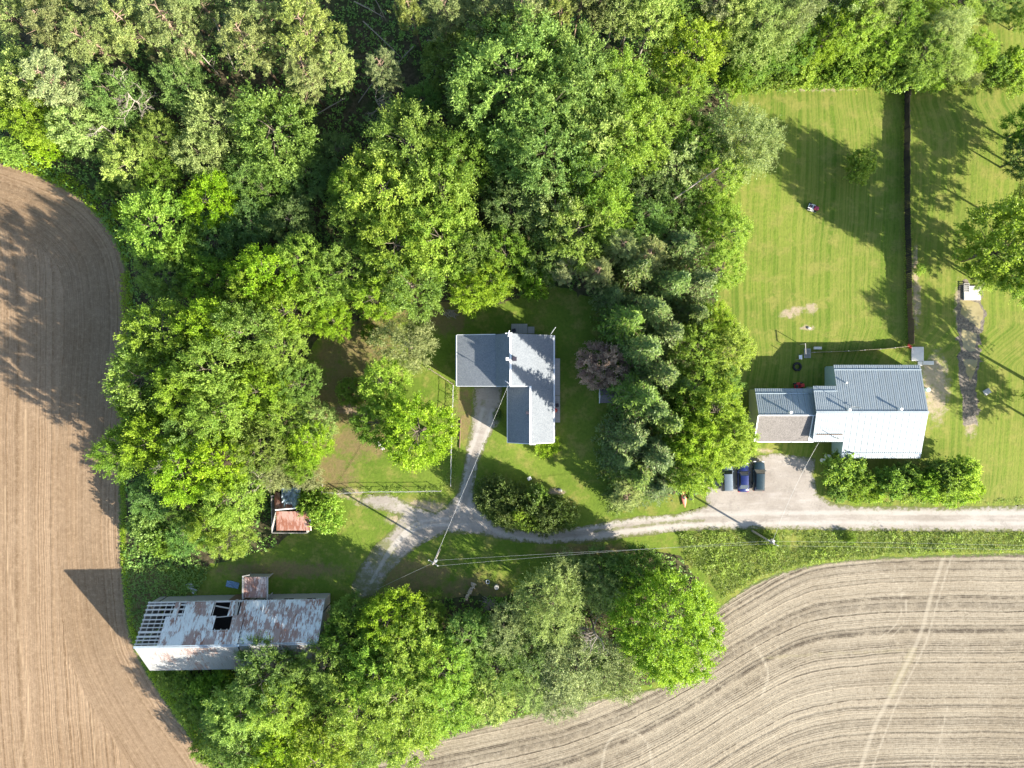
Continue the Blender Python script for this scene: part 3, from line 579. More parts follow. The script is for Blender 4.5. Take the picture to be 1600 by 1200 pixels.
plant('in driveway island', 'shrubs of the driveway island', [
 (766,768,27,4.4,'e'),(790,772,28,4.8,'e'),(772,790,25,4.2,'e'),(800,796,28,5,'e'),(825,788,28,5.2,'e'),(822,810,25,4.2,'e'),(850,800,28,5,'e'),(875,797,26,4.8,'e'),(865,816,22,3.8,'e'),(886,808,21,3.6,'e'),(757,778,20,3.6,'e'),(845,816,22,3.4,'e'),(800,815,20,3.2,'e'),(785,803,20,3.4,'e'),(812,775,22,4.2,'e'),(838,778,18,4.4,'g'),(808,802,12,5.6,'h')])
plant('beside metal-roofed house', 'shrubs south of the metal roofed house', [
 (1345,752,24,4.2,'g'),(1368,764,20,3.0,'h'),(1392,752,26,4.8,'g'),(1415,764,22,3.2,'h'),(1442,754,26,5.0,'g'),(1464,766,22,3.2,'h'),(1484,748,28,5.4,'g'),(1510,742,28,5.4,'h'),(1515,766,20,3,'h'),(1310,772,16,1.6,'g'),(1335,777,14,1.4,'h'),(1490,772,20,2.6,'h'),(1465,738,22,4.8,'g'),(1420,742,20,4.6,'g')])
tree(1316,732,33,4.5,'shrub','leaf_bright','shrub','large leaved bright shrub at the corner of the metal roofed house','shrub')
tree(1203,848,16,2.2,'shrub','leaf_mid','shrub','dark bush in the weedy verge below the parked cars','shrub')
tree(1328,842,9,1.2,'shrub','leaf_mid','shrub','small bush in the weedy verge below the shrub bed','shrub')
tree(1437,422,10,1.0,'shrub','leaf_lime','shrub','small yellow green bush against the dark board fence','shrub')
for (x, y, r_) in ((1275,596,0),): pass

# pale trunks fallen or leaning in the wood
for a, b, za, zb, rr in (((567,33),(627,90),3,.4,.09),((647,72),(618,103),2.5,.3,.08),((553,2),(600,27),4,1,.09),((587,0),(603,32),5,1,.08),((667,63),(747,72),.6,.3,.09),((490,182),(540,153),.5,2,.10),((560,160),(590,120),.4,2.5,.08),((495,150),(505,165),.4,.8,.08),((1240,82),(1300,70),1,2.5,.10),((335,30),(368,112),10,1,.11),((350,22),(378,118),10,1,.11),((362,28),(385,100),10,1,.1),((1050,313),(1123,262),6,9,.13),((300,70),(345,120),9,1,.1),((1145,112),(1168,72),1,7,.12)):
    A = P(*a, za); B = P(*b, zb); m = MB(); m.tube([A, (A + B) / 2 + Vector((0, 0, .15)), B], [rr, rr * .85, rr * .5], 6)
    d = (B - A)
    for t in (.55, .7, .8, .9): m.tube([A + d * t, A + d * t + Vector((random.uniform(-1, 1), random.uniform(-1, 1), random.uniform(.2, .9)))], [rr * .3, .01], 4, False)
    tag(m.build('fallen_trunk', M['dead_wood']), 'pale bare trunk leaning or fallen among the trees of the wood', 'trunk', 'bare trunks in the wood')

# ------------------------------------------------------------------ undergrowth and verge weeds (uncountable)
def scatter(name, label, cat, poly, dens, hmax, leaf, L, Wd, nl=5, avoid=(), patch=.0):
    lo = poly.min(0); hi = poly.max(0); lo = np.maximum(lo, [-84, -66]); hi = np.minimum(hi, [84, 66]); r = np.random.default_rng(len(name) + int(abs(poly.sum())) % 999)
    nn = int((hi - lo).prod() * dens); q = lo + r.random((nn, 2)) * (hi - lo); q = q[inside(q, poly)]
    for av in avoid: q = q[~inside(q, av)]
    k = fbm(q, .25) + .5; q = q[k + r.normal(0, .08, len(q)) > patch]; k = fbm(q, .25) + .5
    h = hmax * (.25 + .75 * np.clip(k, 0, 1)) * r.uniform(.5, 1.1, len(q))
    B = np.repeat(np.c_[q, np.zeros(len(q))], nl, 0); Hh = np.repeat(h, nl); m = len(B)
    d = unit(np.c_[r.normal(size=(m, 2)), r.uniform(.1, 1.0, m)]); c = B + d * L * .4; c[:, 2] += Hh * r.uniform(.3, 1, m); c[:, :2] += r.normal(0, .14, (m, 2))
    tint = np.repeat(np.clip(k * 1.1 - .1 + r.normal(0, .15, len(q)), 0, 1), nl) + r.normal(0, .12, m)
    me = leaf_mesh(name, c, d, unit(np.array([0, 0, 1.]) + .5 * r.normal(size=(m, 3))), L * r.uniform(.7, 1.3, m), Wd * r.uniform(.7, 1.3, m), tint)
    return tag(link(name, me, M[leaf]), label, cat, None, 'stuff')
scatter('undergrowth', 'shaded leafy undergrowth on the floor of the large wood', 'undergrowth', WOOD1, 3.2, 1.5, 'leaf_under', .34, .22, 5, (), .38)
scatter('undergrowth', 'leafy undergrowth below the belt of trees beside the tan field', 'undergrowth', WOOD2, 4.0, 1.2, 'leaf_under', .30, .20, 5, (), .3)
scatter('undergrowth', 'leafy undergrowth behind the hedge of the mown lawn', 'undergrowth', WOOD3, 3.0, 1.3, 'leaf_under', .32, .2, 5, (), .35)
VERGE = W([(1060,834),(1180,830),(1300,832),(1600,834),(1700,834),(1700,861),(1600,862),(1400,866),(1270,880),(1190,902),(1130,935),(1110,900),(1075,880)])
scatter('verge_weeds', 'lush weedy verge between the gravel drive and the tan field', 'weeds', VERGE, 26, .5, 'leaf_grass', .20, .08, 5, (), .30)
scatter('verge_weeds', 'taller leafy clumps standing in the weedy verge of the drive', 'weeds', VERGE, 7, 1.0, 'leaf_bright', .24, .14, 6, (), .66)
EDGE1 = W([(190,430),(206,420),(208,500),(203,600),(197,720),(196,840),(205,930),(212,985),(250,1060),(300,1120),(330,1180),(318,1180),(270,1110),(225,1040),(203,985),(192,900),(189,830),(190,700)])
scatter('field_edge_weeds', 'rough green weeds along the edge of the brown field', 'weeds', EDGE1, 16, .5, 'leaf_grass', .24, .12, 5, (), .2)
SIDE = W([(200,850),(270,860),(330,885),(310,930),(240,945),(215,985),(203,960),(195,900)])
scatter('rough_growth', 'rough green growth at the end of the old barn', 'weeds', SIDE, 9, .7, 'leaf_under', .28, .16, 5, (), .25)
HEDGEB = W([(1130,140),(1160,130),(1400,128),(1440,130),(1600,118),(1700,118),(1700,140),(1600,138),(1440,140),(1300,138),(1160,146)])
scatter('hedge_base_weeds', 'tall grass and weeds at the foot of the lawn hedge', 'weeds', HEDGEB, 12, .7, 'leaf_grass', .26, .13, 5, (), .2)
TUFT1 = W([(1408,140),(1420,140),(1422,300),(1426,450),(1428,535),(1414,535),(1411,400)])
scatter('fence_grass', 'long grass tufts along the foot of the dark board fence', 'grass', TUFT1, 18, .4, 'leaf_grass', .22, .06, 5, (), .35)
TUFT2 = W([(1300,786),(1480,788),(1600,786),(1600,779),(1480,781),(1330,780)])
scatter('drive_edge_grass', 'rough grass tufts along the upper edge of the gravel drive', 'grass', TUFT2, 14, .3, 'leaf_grass', .2, .06, 5, (), .4)
TUFT3 = W([(700,600),(716,600),(714,700),(712,765),(690,775),(500,776),(500,762),(690,760),(700,740)])
scatter('yard_fence_grass', 'long grass tufts along the pale rail fences of the yard', 'grass', TUFT3, 12, .35, 'leaf_grass', .22, .06, 5, (), .4)
BED = W([(1290,745),(1340,735),(1530,725),(1535,760),(1500,785),(1400,788),(1320,782),(1288,768)])
scatter('bed_weeds', 'leafy ground cover in the shrub bed', 'ground cover', BED, 10, .5, 'leaf_grass', .24, .15, 5, (), .3)
EDGE2 = W([(0,238),(60,250),(130,285),(180,340),(205,410),(196,415),(170,358),(125,310),(60,275),(0,256)])
scatter('field_edge_weeds', 'green weeds along the rounded top corner of the brown field', 'weeds', EDGE2, 16, .5, 'leaf_grass', .24, .12, 5, (), .2)

# ------------------------------------------------------------------ buildings
def loc(base, p): return Vector(p) - base
def panel_run(name, root, mat, a0, a1, b0, b1, width, base, thick=.03, ribs=3, rows=1):
    """metal panels from edge a0-a1 (upper) to b0-b1 (lower), each panel its own part"""
    a0, a1, b0, b1 = (Vector(x) for x in (a0, a1, b0, b1)); n = max(1, round((a1 - a0).length / width))
    nrm = (a1 - a0).cross(b0 - a0).normalized(); nrm = nrm if nrm.z > 0 else -nrm
    for i in range(n):
        t0 = i / n + .0015; t1 = (i + 1) / n - .0015; m = MB()
        A0 = a0.lerp(a1, t0); A1 = a0.lerp(a1, t1); B0 = b0.lerp(b1, t0); B1 = b0.lerp(b1, t1)
        q = [x - base for x in (A0, A1, B1, B0)]; m.poly(q + [x - nrm * thick for x in q], [(0,1,2,3),(7,6,5,4),(0,4,5,1),(1,5,6,2),(2,6,7,3),(3,7,4,0)])
        for k in range(ribs):
            s0 = (k + .12) / ribs; p = q[0].lerp(q[1], s0); r = q[3].lerp(q[2], s0); w = (q[1] - q[0]).normalized() * .03
            m.poly([p - w, p + w, r + w, r - w, p + nrm * .03, r + nrm * .03], [(0,3,5,4),(1,4,5,2),(0,4,1),(3,2,5)])
        m.build(name, mat, root)
def wall(root, base, pts, z0, tops, mat, name='wall', thick=.15):
    """wall over a footprint line a-b with top heights"""
    (ax, ay), (bx, by) = pts; d = Vector((bx - ax, by - ay, 0)).normalized(); nn = Vector((-d.y, d.x, 0)) * thick
    a = Vector((ax, ay, z0)) - base; b = Vector((bx, by, z0)) - base; T = [Vector((ax + (bx-ax)*t, ay + (by-ay)*t, z)) - base for t, z in tops]
    ring = [a, b] + T[::-1]; m = MB(); k = len(ring); m.poly(ring + [p + nn for p in ring], [tuple(range(k)), tuple(range(2*k-1, k-1, -1))] + [(i, k+i, k+(i+1) % k, (i+1) % k) for i in range(k)])
    return m.build(name, mat, root)
def opening(root, base, x, y, z, w, h, axis, name='window', frame='white', fill='glass'):
    """framed window or door on a wall face; axis = outward direction"""
    dx, dy = axis; r = Vector((-dy, dx, 0)); c = Vector((x, y, z)) - base; o = Vector((dx, dy, 0)); up = Vector((0, 0, 1)); f = MB()
    for s in (-1, 1):
        f.bar(c + r * s * w/2 - up * h/2 + o * .03, c + r * s * w/2 + up * h/2 + o * .03, .09, .09, o)
        f.bar(c - r * (w/2 + .045) + up * s * (h/2) + o * .032, c + r * (w/2 + .045) + up * s * (h/2) + o * .032, .09, .09)
    fr = f.build(name, M[frame], root); g = MB(); g.bar(c - r * (w/2 - .03) + o * .015, c + r * (w/2 - .03) + o * .015, .03, h - .06)
    g.build('pane' if fill == 'glass' else 'leaf', M[fill], fr); return fr

# ---- grey roofed L-shaped house
B0 = P(800, 600); hs = thing('shingled_house', B0, 'L-shaped house with grey shingled roof inside the driveway loop', 'house')
def X(px, z): return P(px, 600, z).x
def Y(py, z): return P(800, py, z).y
ZR = 7.2; ZB = 5.2; ZW = 4.0; ZE = 3.4; ZS = 5.45; ZSW = 3.3
yN = Y(523, 5); yM = Y(603, 5); yS = Y(692, 4.2)
xR = X(797, ZR); xE = X(865, ZE); xB = X(774, ZB); xW = X(714, ZW); xS = X(828, ZS); xSW = X(793, ZSW)
ZS = ZR + (ZE - ZR) * (xS - xR) / (xE - xR)
def slab(name, pts, mat, root, base, t=.12): m = MB(); m.slab([Vector(p) - base for p in pts], t); return m.build(name, mat, root)
sl1 = slab('roof', [(xW, yM, ZW), (xB, yM, ZB), (xB, yN, ZB), (xW, yN, ZW)], M['shingle'], hs, B0)
sl2 = slab('roof', [(xB, yM, ZB + .01), (xR, yM, ZR), (xR, yN + .05, ZR), (xB, yN + .05, ZB + .01)], M['shingle'], hs, B0)
sl3 = slab('roof', [(xR, yM, ZR), (xS, yM, ZS), (xS, yS, ZS), (xE, yS, ZE), (xE, yN + .05, ZE), (xR, yN + .05, ZR)], M['shingle'], hs, B0)
sl4 = slab('roof', [(xSW, yS, ZSW), (xS, yS, ZS), (xS, yM + .01, ZS), (xSW, yM + .01, ZSW)], M['shingle'], hs, B0)
for (a, b) in (((xR, yM, ZR), (xR, yN + .05, ZR)), ((xS, yS, ZS), (xS, yM, ZS))):
    m = MB(); a = Vector(a) - B0; b = Vector(b) - B0; m.bar(a + Vector((.07, 0, .03)), b + Vector((.07, 0, .03)), .30, .06); m.build('ridge_cap', M['white'], hs)
for a, b in (((xW, yM, ZW), (xW, yN, ZW)), ((xW, yM, ZW), (xB, yM, ZB)), ((xW, yN, ZW), (xB, yN, ZB)), ((xE, yS, ZE), (xE, yN, ZE)), ((xSW, yS, ZSW), (xS, yS, ZS)), ((xS, yS, ZS), (xE, yS, ZE)), ((xSW, yS, ZSW), (xSW, yM, ZSW))):
    a = Vector(a) - B0; b = Vector(b) - B0; m = MB(); c = (Vector(((xR+xE)/2, (yM+yN)/2, 0)) - B0); d = (b - a).normalized(); o = Vector((-d.y, d.x, 0)); o = o if o.dot((a + b) / 2 - c) > 0 else -o
    m.bar(a + o * .05 - Vector((0,0,.07)), b + o * .05 - Vector((0,0,.07)), .08, .15); m.build('fascia', M['white'], hs)
i_ = .35
wall(hs, B0, ((xW + i_, yM + i_), (xW + i_, yN - i_)), 0, [(0, ZW - .02), (1, ZW - .02)], M['grey_siding'])
wall(hs, B0, ((xB, yM + i_), (xW + i_, yM + i_)), 0, [(0, ZB - .15), (1, ZW - .02)], M['grey_siding'])
wall(hs, B0, ((xW + i_, yN - i_), (xB, yN - i_)), 0, [(0, ZW - .02), (1, ZB - .15)], M['grey_siding'])
wall(hs, B0, ((xB, yN - i_), (xE - i_, yN - i_)), 0, [(0, ZB - .15), ((xR-xB)/(xE-i_-xB), ZR - .2), (1, ZE + .02)], M['grey_siding'])
wall(hs, B0, ((xE - i_, yN - i_), (xE - i_, yS + i_)), 0, [(0, ZE), (1, ZE)], M['grey_siding'])
wall(hs, B0, ((xE - i_, yS + i_), (xSW + i_, yS + i_)), 0, [(0, ZE), ((xE-i_-xS)/(xE-xSW-2*i_), ZS - .2), (1, ZSW)], M['grey_siding'])
wall(hs, B0, ((xSW + i_, yS + i_), (xSW + i_, yM)), 0, [(0, ZSW), (1, ZSW)], M['grey_siding'])
wall(hs, B0, ((xS, yM + .02), (xB, yM + .02)), 3.0, [(0, ZS - .2), ((xS-xR)/(xS-xB), ZR - .2), (1, ZB - .15)], M['grey_siding'])
for y_ in (Y(545, 0), Y(580, 0), Y(640, 0), Y(670, 0)): opening(hs, B0, xE - i_, y_, 1.6, 1.2, 1.2, (1, 0))
for y_ in (Y(545, 0), Y(580, 0)): opening(hs, B0, xW + i_ - .0, y_, 1.6, 1.2, 1.2, (-1, 0))
for y_ in (Y(625, 0), Y(670, 0)): opening(hs, B0, xSW + i_, y_, 1.6, 1.0, 1.2, (-1, 0))
opening(hs, B0, xR + 2, yS + i_, 1.6, 1.4, 1.2, (0, -1)); opening(hs, B0, X(750, 0), yM + i_, 1.15, 2.6, 2.2, (0, -1), 'garage_door', 'white', 'white'); opening(hs, B0, X(818, 0), yN - i_, 1.1, 1.0, 2.1, (0, 1), 'door', 'white', 'white')
for xx_, ya_, yb_, zz_ in ((xE + .14, yS, yN, ZE - .1), (xW - .14, yM, yN, ZW - .1)):
    m = MB(); m.bar(Vector((xx_, ya_, zz_)) - B0, Vector((xx_, yb_, zz_)) - B0, .12, .1); m.build('gutter', M['steel'], hs)
# vents, chimney, boxes on the roof
def roof_box(name, px, py, z, w, h, mat, root, base):
    p = P(px, py, z) - base; m = MB(); m.box(p.x - w/2, p.x + w/2, p.y - w/2, p.y + w/2, p.z - .5, p.z + h); m.box(p.x - w/2 - .06, p.x + w/2 + .06, p.y - w/2 - .06, p.y + w/2 + .06, p.z + h + .002, p.z + h + .07); return m.build(name, mat, root)
roof_box('vent_box', 793, 561, 7.1, .35, .35, M['white'], hs, B0)
roof_box('chimney', 804, 561, 7.2, .5, .55, M['dark_plastic'], hs, B0)
roof_box('roof_vent', 824, 645, 5.2, .3, .3, M['dark_plastic'], hs, B0)
m = MB(); p = P(832, 692, 4.9) - B0; m.box(p.x - .42, p.x + .45, p.y - .3, p.y + .42, p.z - .9, p.z + .05); m.box(p.x - .12, p.x + .12, p.y - .1, p.y + .12, p.z + .052, p.z + .25); m.build('chimney', M['white'], hs)
m = MB(); p = P(795, 522, 7.5) - B0; m.bar(p + Vector((-.5, .1, 0)), p + Vector((.5, .15, .1)), .14); m.bar(p + Vector((-.1, -.4, .12)), p + Vector((.1, .5, .12)), .12); m.build('gable_bracket', M['white'], hs)
m = MB(); p = P(793, 597, 7.3) - B0; m.tube([p + Vector((0,0,-.3)), p + Vector((0,0,.9))], .05, 6); m.bar(p + Vector((-.35,.2,.5)), p + Vector((.3,-.3,.5)), .1); m.build('service_mast', M['steel'], hs)
m = MB(); a = P(861, 524, 3.2) - B0; b = a + Vector((.02, .55, 6.0)); m.tube([(a.x, a.y + .2, -.0), (a.x, a.y + .25, 4), (a.x + .05, a.y + .4, 13.0)], [.05, .05, .035], 8); m.build('antenna_mast', M['white'], hs)
# decks: every board a part
def deck(px0, py0, px1, py1, z, along, bw, label, nm='wooden_deck'):
    a = P(px0, py1, z); b = P(px1, py0, z); base = Vector(((a.x + b.x) / 2, (a.y + b.y) / 2, 0)); t = thing(nm, base, label, 'deck'); w = b.x - a.x; d = b.y - a.y
    L_ = w if along == 'x' else d; n = max(2, int(L_ / bw)); st = L_ / n; m = MB()
    if along == 'x': m.box(-st/2 + .008, st/2 - .008, -d/2, d/2, -.02, .02)
    else: m.box(-w/2, w/2, -st/2 + .008, st/2 - .008, -.02, .02)
    me = m.mesh('board')
    for i in range(n):
        o = link('board', me, M['grey_wood'], t); q = -L_/2 + (i + .5) * st; o.location = (q, 0, z + random.uniform(-.006, .006)) if along == 'x' else (0, q, z + random.uniform(-.006, .006))
    for sx in (-1, 1):
        for sy in (-1, 1): m = MB(); m.box(sx*(w/2-.08)-.05, sx*(w/2-.08)+.05, sy*(d/2-.08)-.05, sy*(d/2-.08)+.05, 0, z - .03); m.build('leg', M['grey_wood'], t)
    return t
deck(799, 506, 824, 521, .5, 'x', .16, 'weathered grey plank deck at the north door of the house'); deck(824.6, 510.5, 835, 521, .3, 'x', .16, 'small lower plank step beside the north deck')
deck(866, 560, 875, 618, .5, 'y', .16, 'long grey plank walkway deck along the east wall'); deck(866, 618.8, 875, 660, .45, 'y', .16, 'lower end of the plank walkway with a red planter on it')
t = thing('planter', P(868, 641, .5), 'round dark red planter on the plank walkway', 'planter'); m = MB(); m.tube([(0,0,0),(0,0,.35)], [.22,.3], 12); m.build('pot', M['red'], t); m = MB()
for k in range(16): a = random.uniform(0, 6.3); r_ = random.uniform(0, .25); m.bar((r_*math.cos(a)*.4, r_*math.sin(a)*.4, .3), (r_*math.cos(a)*1.3, r_*math.sin(a)*1.3, .55), .12, .02)
m.build('plant', M['coral'], t)
def chair(px, py, z, label, mat, rz=0):
    t = thing('garden_chair', P(px, py, z), label, 'chair', None, rz); m = MB(); m.box(-.25,.25,-.25,.25,.40,.45); m.build('seat', mat, t); m = MB(); m.box(-.25,.25,.22,.27,.452,.95); m.build('backrest', mat, t)
    for sx in (-1,1):
        for sy in (-1,1): m = MB(); m.box(sx*.22-.02, sx*.22+.02, sy*.22-.02, sy*.22+.02, 0, .398); m.build('leg', mat, t)
        m = MB(); m.box(sx*.27-.025, sx*.27+.025, -.25,.22,.62,.66); m.build('armrest', mat, t)
chair(870, 633, .52, 'dark garden chair on the plank walkway', M['dark_plastic'], -1.4); chair(803, 517, .55, 'dark garden chair on the north deck', M['dark_plastic'], .3)

# ---- metal roofed house
B1 = P(1380, 644); B1.z = 0; mh = thing('metal_roofed_house', B1, 'long house with pale ribbed metal roof beside the gravel parking area', 'house')
zr = 5.25; ze = 3.2; yr = -4.18; yn = 2.9; ys = -11.25; xe = 61.9; xw = 48.7; xx = 45.2
zat = lambda y: zr - (zr - ze) * abs(y - yr) / 7.08
yn2 = -.29; ys2 = -8.7
panel_run('roof_panel', mh, M['house_metal'], (xw, yr, zr), (xe, yr, zr), (xw, yn, ze), (xe, yn, ze), .92, B1)
panel_run('roof_panel', mh, M['house_metal'], (xx, yr, zr), (xw - .01, yr, zr), (xx, yn2, zat(yn2)), (xw - .01, yn2, zat(yn2)), .92, B1)
panel_run('roof_panel', mh, M['house_metal'], (49.8, yr, zr), (xe, yr, zr), (49.8, ys, ze), (xe, ys, ze), .92, B1)
panel_run('roof_panel', mh, M['house_metal'], (xx, yr, zr), (49.79, yr, zr), (xx, ys2, zat(ys2)), (49.79, ys2, zat(ys2)), .92, B1)
m = MB(); m.bar(Vector((xx, yr, zr + .05)) - B1, Vector((xe + .05, yr, zr + .05)) - B1, .34, .05); m.build('ridge_cap', M['house_metal'], mh)
for (x0, x1, y_) in ((xw, xe, yn - .75), (xx, xw - .02, yn2 - .75), (49.9, xe, ys + .75)):
    z_ = zat(y_) + .07; m = MB(); m.bar(Vector((x0, y_, z_)) - B1, Vector((x1, y_, z_)) - B1, .10, .08); m.build('snow_rail', M['teal'], mh)
g_ = M['teal_siding']; e_ = .3
wall(mh, B1, ((xw + e_, yr), (xw + e_, yn - e_)), 0, [(0, zr - .15), (1, ze - .02)], g_); wall(mh, B1, ((xx + e_ + .5, ys2 + e_), (xx + e_ + .5, yn2 - e_)), 0, [(0, zat(ys2) - .1), ((yr-ys2-e_)/(yn2-ys2-2*e_), zr - .15), (1, zat(yn2) - .1)], g_)
wall(mh, B1, ((xw + e_, yn - e_), (xe - e_, yn - e_)), 0, [(0, ze), (1, ze)], g_); wall(mh, B1, ((xe - e_, yn - e_), (xe - e_, ys + e_)), 0, [(0, ze), (.5, zr - .15), (1, ze)], g_)
wall(mh, B1, ((xe - e_, ys + e_), (49.8 + e_, ys + e_)), 0, [(0, ze), (1, ze)], g_); wall(mh, B1, ((xx + .8, yn2 - e_), (xw + e_, yn2 - e_)), 0, [(0, zat(yn2) - .1), (1, zat(yn2) - .1)], g_)
wall(mh, B1, ((49.8 + e_, ys2 + e_), (xx + .8, ys2 + e_)), 0, [(0, zat(ys2) - .1), (1, zat(ys2) - .1)], g_); wall(mh, B1, ((49.8 + e_, ys + e_), (49.8 + e_, ys2 + e_)), 0, [(0, ze), (1, zat(ys2) - .1)], g_)
for x_ in (52, 55.5, 59): opening(mh, B1, x_, yn - e_ + .01, 1.6, 1.2, 1.1, (0, 1)); opening(mh, B1, x_, ys + e_ - .01, 1.6, 1.4, 1.1, (0, -1))
opening(mh, B1, xe - e_, -2, 1.6, 1.2, 1.1, (1, 0)); opening(mh, B1, xe - e_, -7.5, 1.1, 1.0, 2.1, (1, 0), 'door', 'white', 'white')
def stack(px, py, z, h, root, base, r=.14):
    p = P(px, py, z) - base; m = MB(); m.tube([(p.x, p.y, p.z - .4), (p.x, p.y, p.z + h)], r, 10); m.tube([(p.x, p.y, p.z + h), (p.x, p.y, p.z + h + .12)], r * 1.5, 10); m.build('vent_pipe', M['white'], root)
stack(1324, 640, 5.2, .75, mh, B1); stack(1404, 639, 5.2, .75, mh, B1); stack(1321, 598, 3.9, .4, mh, B1, .09)
m = MB(); p = P(1333, 636, 5.2) - B1; m.tube([(p.x, p.y, p.z - .3), (p.x, p.y, p.z + 2.3)], .045, 8); m.bar((p.x - .35, p.y, p.z + .15), (p.x + .25, p.y + .1, p.z + .15), .06); m.build('antenna_mast', M['wire'], mh)
m = MB(); m.bar(P(1276, 679, 4.35) - B1, P(1317, 679, 4.35) - B1, .09, .07); m.build('conduit', M['brown_wood'], mh)
m = MB(); p = P(1305, 684, 4.25) - B1; m.tube([(p.x, p.y, p.z - .4), (p.x, p.y, p.z + 1.3)], .05, 8); m.build('service_mast', M['brown_wood'], mh)

B2 = P(1226, 648); sh = thing('house_annex', B2, 'lower gabled annex with brown shingles facing the parking area', 'house')
zr2 = 4.5; ze2 = 2.8; x0 = 36.9; x1 = 46.0; yN2 = -.68; yS2 = -8.76; yR2 = -4.7
panel_run('roof_panel', sh, M['house_metal'], (x0, yR2, zr2), (x1, yR2, zr2), (x0, yN2, ze2), (x1, yN2, ze2), .92, B2)
slab('shingled_slope', [(x0, yS2, ze2), (x1 - .9, yS2, ze2), (x1 - .9, yR2 - .02, zr2), (x0, yR2 - .02, zr2)], M['brown_shingle'], sh, B2)
slab('valley_slope', [(x1 - .88, yS2, ze2 - .02), (x1 - .05, yS2, ze2 - .02), (x1 - .05, yR2 - .02, zr2 - .02), (x1 - .88, yR2 - .02, zr2 - .02)], M['house_metal'], sh, B2)
for a, b in (((x0, yR2, zr2 + .04), (x1, yR2, zr2 + .04)), ((x0 - .03, yS2, ze2), (x0 - .03, yR2, zr2 + .02)), ((x1 - .9, yS2, ze2 + .02), (x1 - .9, yR2, zr2 + .03)), ((x0, yS2 - .05, ze2 - .04), (x1 - .1, yS2 - .05, ze2 - .04))): m = MB(); m.bar(Vector(a) - B2, Vector(b) - B2, .16, .08); m.build('trim', M['white'], sh)
z_ = zr2 - (zr2 - ze2) * (yN2 - .75 - yR2) / (yN2 - yR2) + .06; m = MB(); m.bar(Vector((x0, yN2 - .75, z_)) - B2, Vector((x1, yN2 - .75, z_)) - B2, .10, .08); m.build('snow_rail', M['teal'], sh)
c_ = M['siding']
wall(sh, B2, ((x0 + .25, yS2 + .3), (x0 + .25, yN2 - .3)), 0, [(0, ze2), (.5, zr2 - .15), (1, ze2)], c_); wall(sh, B2, ((x0 + .25, yN2 - .3), (x1 - .05, yN2 - .3)), 0, [(0, ze2), (1, ze2)], c_); wall(sh, B2, ((x1 - .05, yS2 + .3), (x0 + .25, yS2 + .3)), 0, [(0, ze2 - .03), (1, ze2 - .03)], c_)
opening(sh, B2, x0 + .25, -3, 1.6, 1.0, 1.1, (-1, 0)); opening(sh, B2, x0 + .25, -6.6, 1.6, 1.0, 1.1, (-1, 0)); opening(sh, B2, 41, yS2 + .3, 1.1, 1.0, 2.1, (0, -1), 'door', 'white', 'white'); opening(sh, B2, 44, yS2 + .3, 1.6, 1.2, 1.1, (0, -1)); opening(sh, B2, 40, yN2 - .3, 1.6, 1.2, 1.1, (0, 1))
stack(1233, 644, 4.4, .7, sh, B2)

# ---- old barn
BB = Vector((-41.5, -37.9, 0)); brot = math.radians(1.0); bn = thing('old_barn', BB, 'long derelict barn with rusty tin roof and stripped rafters', 'barn', None, brot)
BL = 26.6; hw = 5.1; be = 3.5; BXL = -BL / 2
ridge = lambda u: 7.7 if u < 15.3 else 7.35
def slope_pt(u, v, side):   # v 0 ridge .. 1 eave
    return Vector((BXL + u, side * hw * v, ridge(u) + (be - ridge(u)) * v))
rb = random.Random(5)
def sheet_mesh(w, l, seed):
    r = random.Random(seed); m = MB(); k = 8; pts = []
    for j in range(3):
        for i in range(k + 1): pts.append((-w/2 + w * i / k, -l/2 + l * j / 2, (.022 if i % 2 else 0) + (r.uniform(-.015, .02) if j == 1 else 0)))
    m.poly(pts, [(j*(k+1)+i, j*(k+1)+i+1, (j+1)*(k+1)+i+1, (j+1)*(k+1)+i) for j in range(2) for i in range(k)]); return m.mesh('roof_sheet')
NC = 32; cw = BL / NC; NR = 3; SLN = math.hypot(hw, 4.2); rl = SLN / NR
SHM = [sheet_mesh(cw * 1.02, rl * 1.05, q) for q in range(6)]
for side in (1, -1):
    for i in range(NC):
        u = (i + .5) * cw
        for j in range(NR):
            v = (j + .5) / NR; gone = False
            if side == 1:
                gone = u < 3.3 or (u < 6.2 and j == 2) or (10.2 < u < 13.9 and j == 2) or (10.6 < u < 13.2 and j == 1)
                if 4.2 < u < 5.0 and j == 2: gone = False
                if (9.4 < u < 10.2 or 12.8 < u < 13.4) and j == 2: gone = False
            elif u > 19 and rb.random() < .12: gone = True
            if gone: continue
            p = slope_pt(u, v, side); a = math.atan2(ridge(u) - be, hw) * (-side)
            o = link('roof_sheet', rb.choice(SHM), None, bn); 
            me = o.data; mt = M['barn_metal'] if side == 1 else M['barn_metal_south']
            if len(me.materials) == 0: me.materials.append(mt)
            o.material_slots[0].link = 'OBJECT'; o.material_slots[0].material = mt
            o.location = p + Vector((0, 0, .13 + .012 * (NR - j) + .006 * (i % 2))); o.rotation_euler = (a + rb.uniform(-.012, .012), rb.uniform(-.012, .012), rb.uniform(-.02, .02))
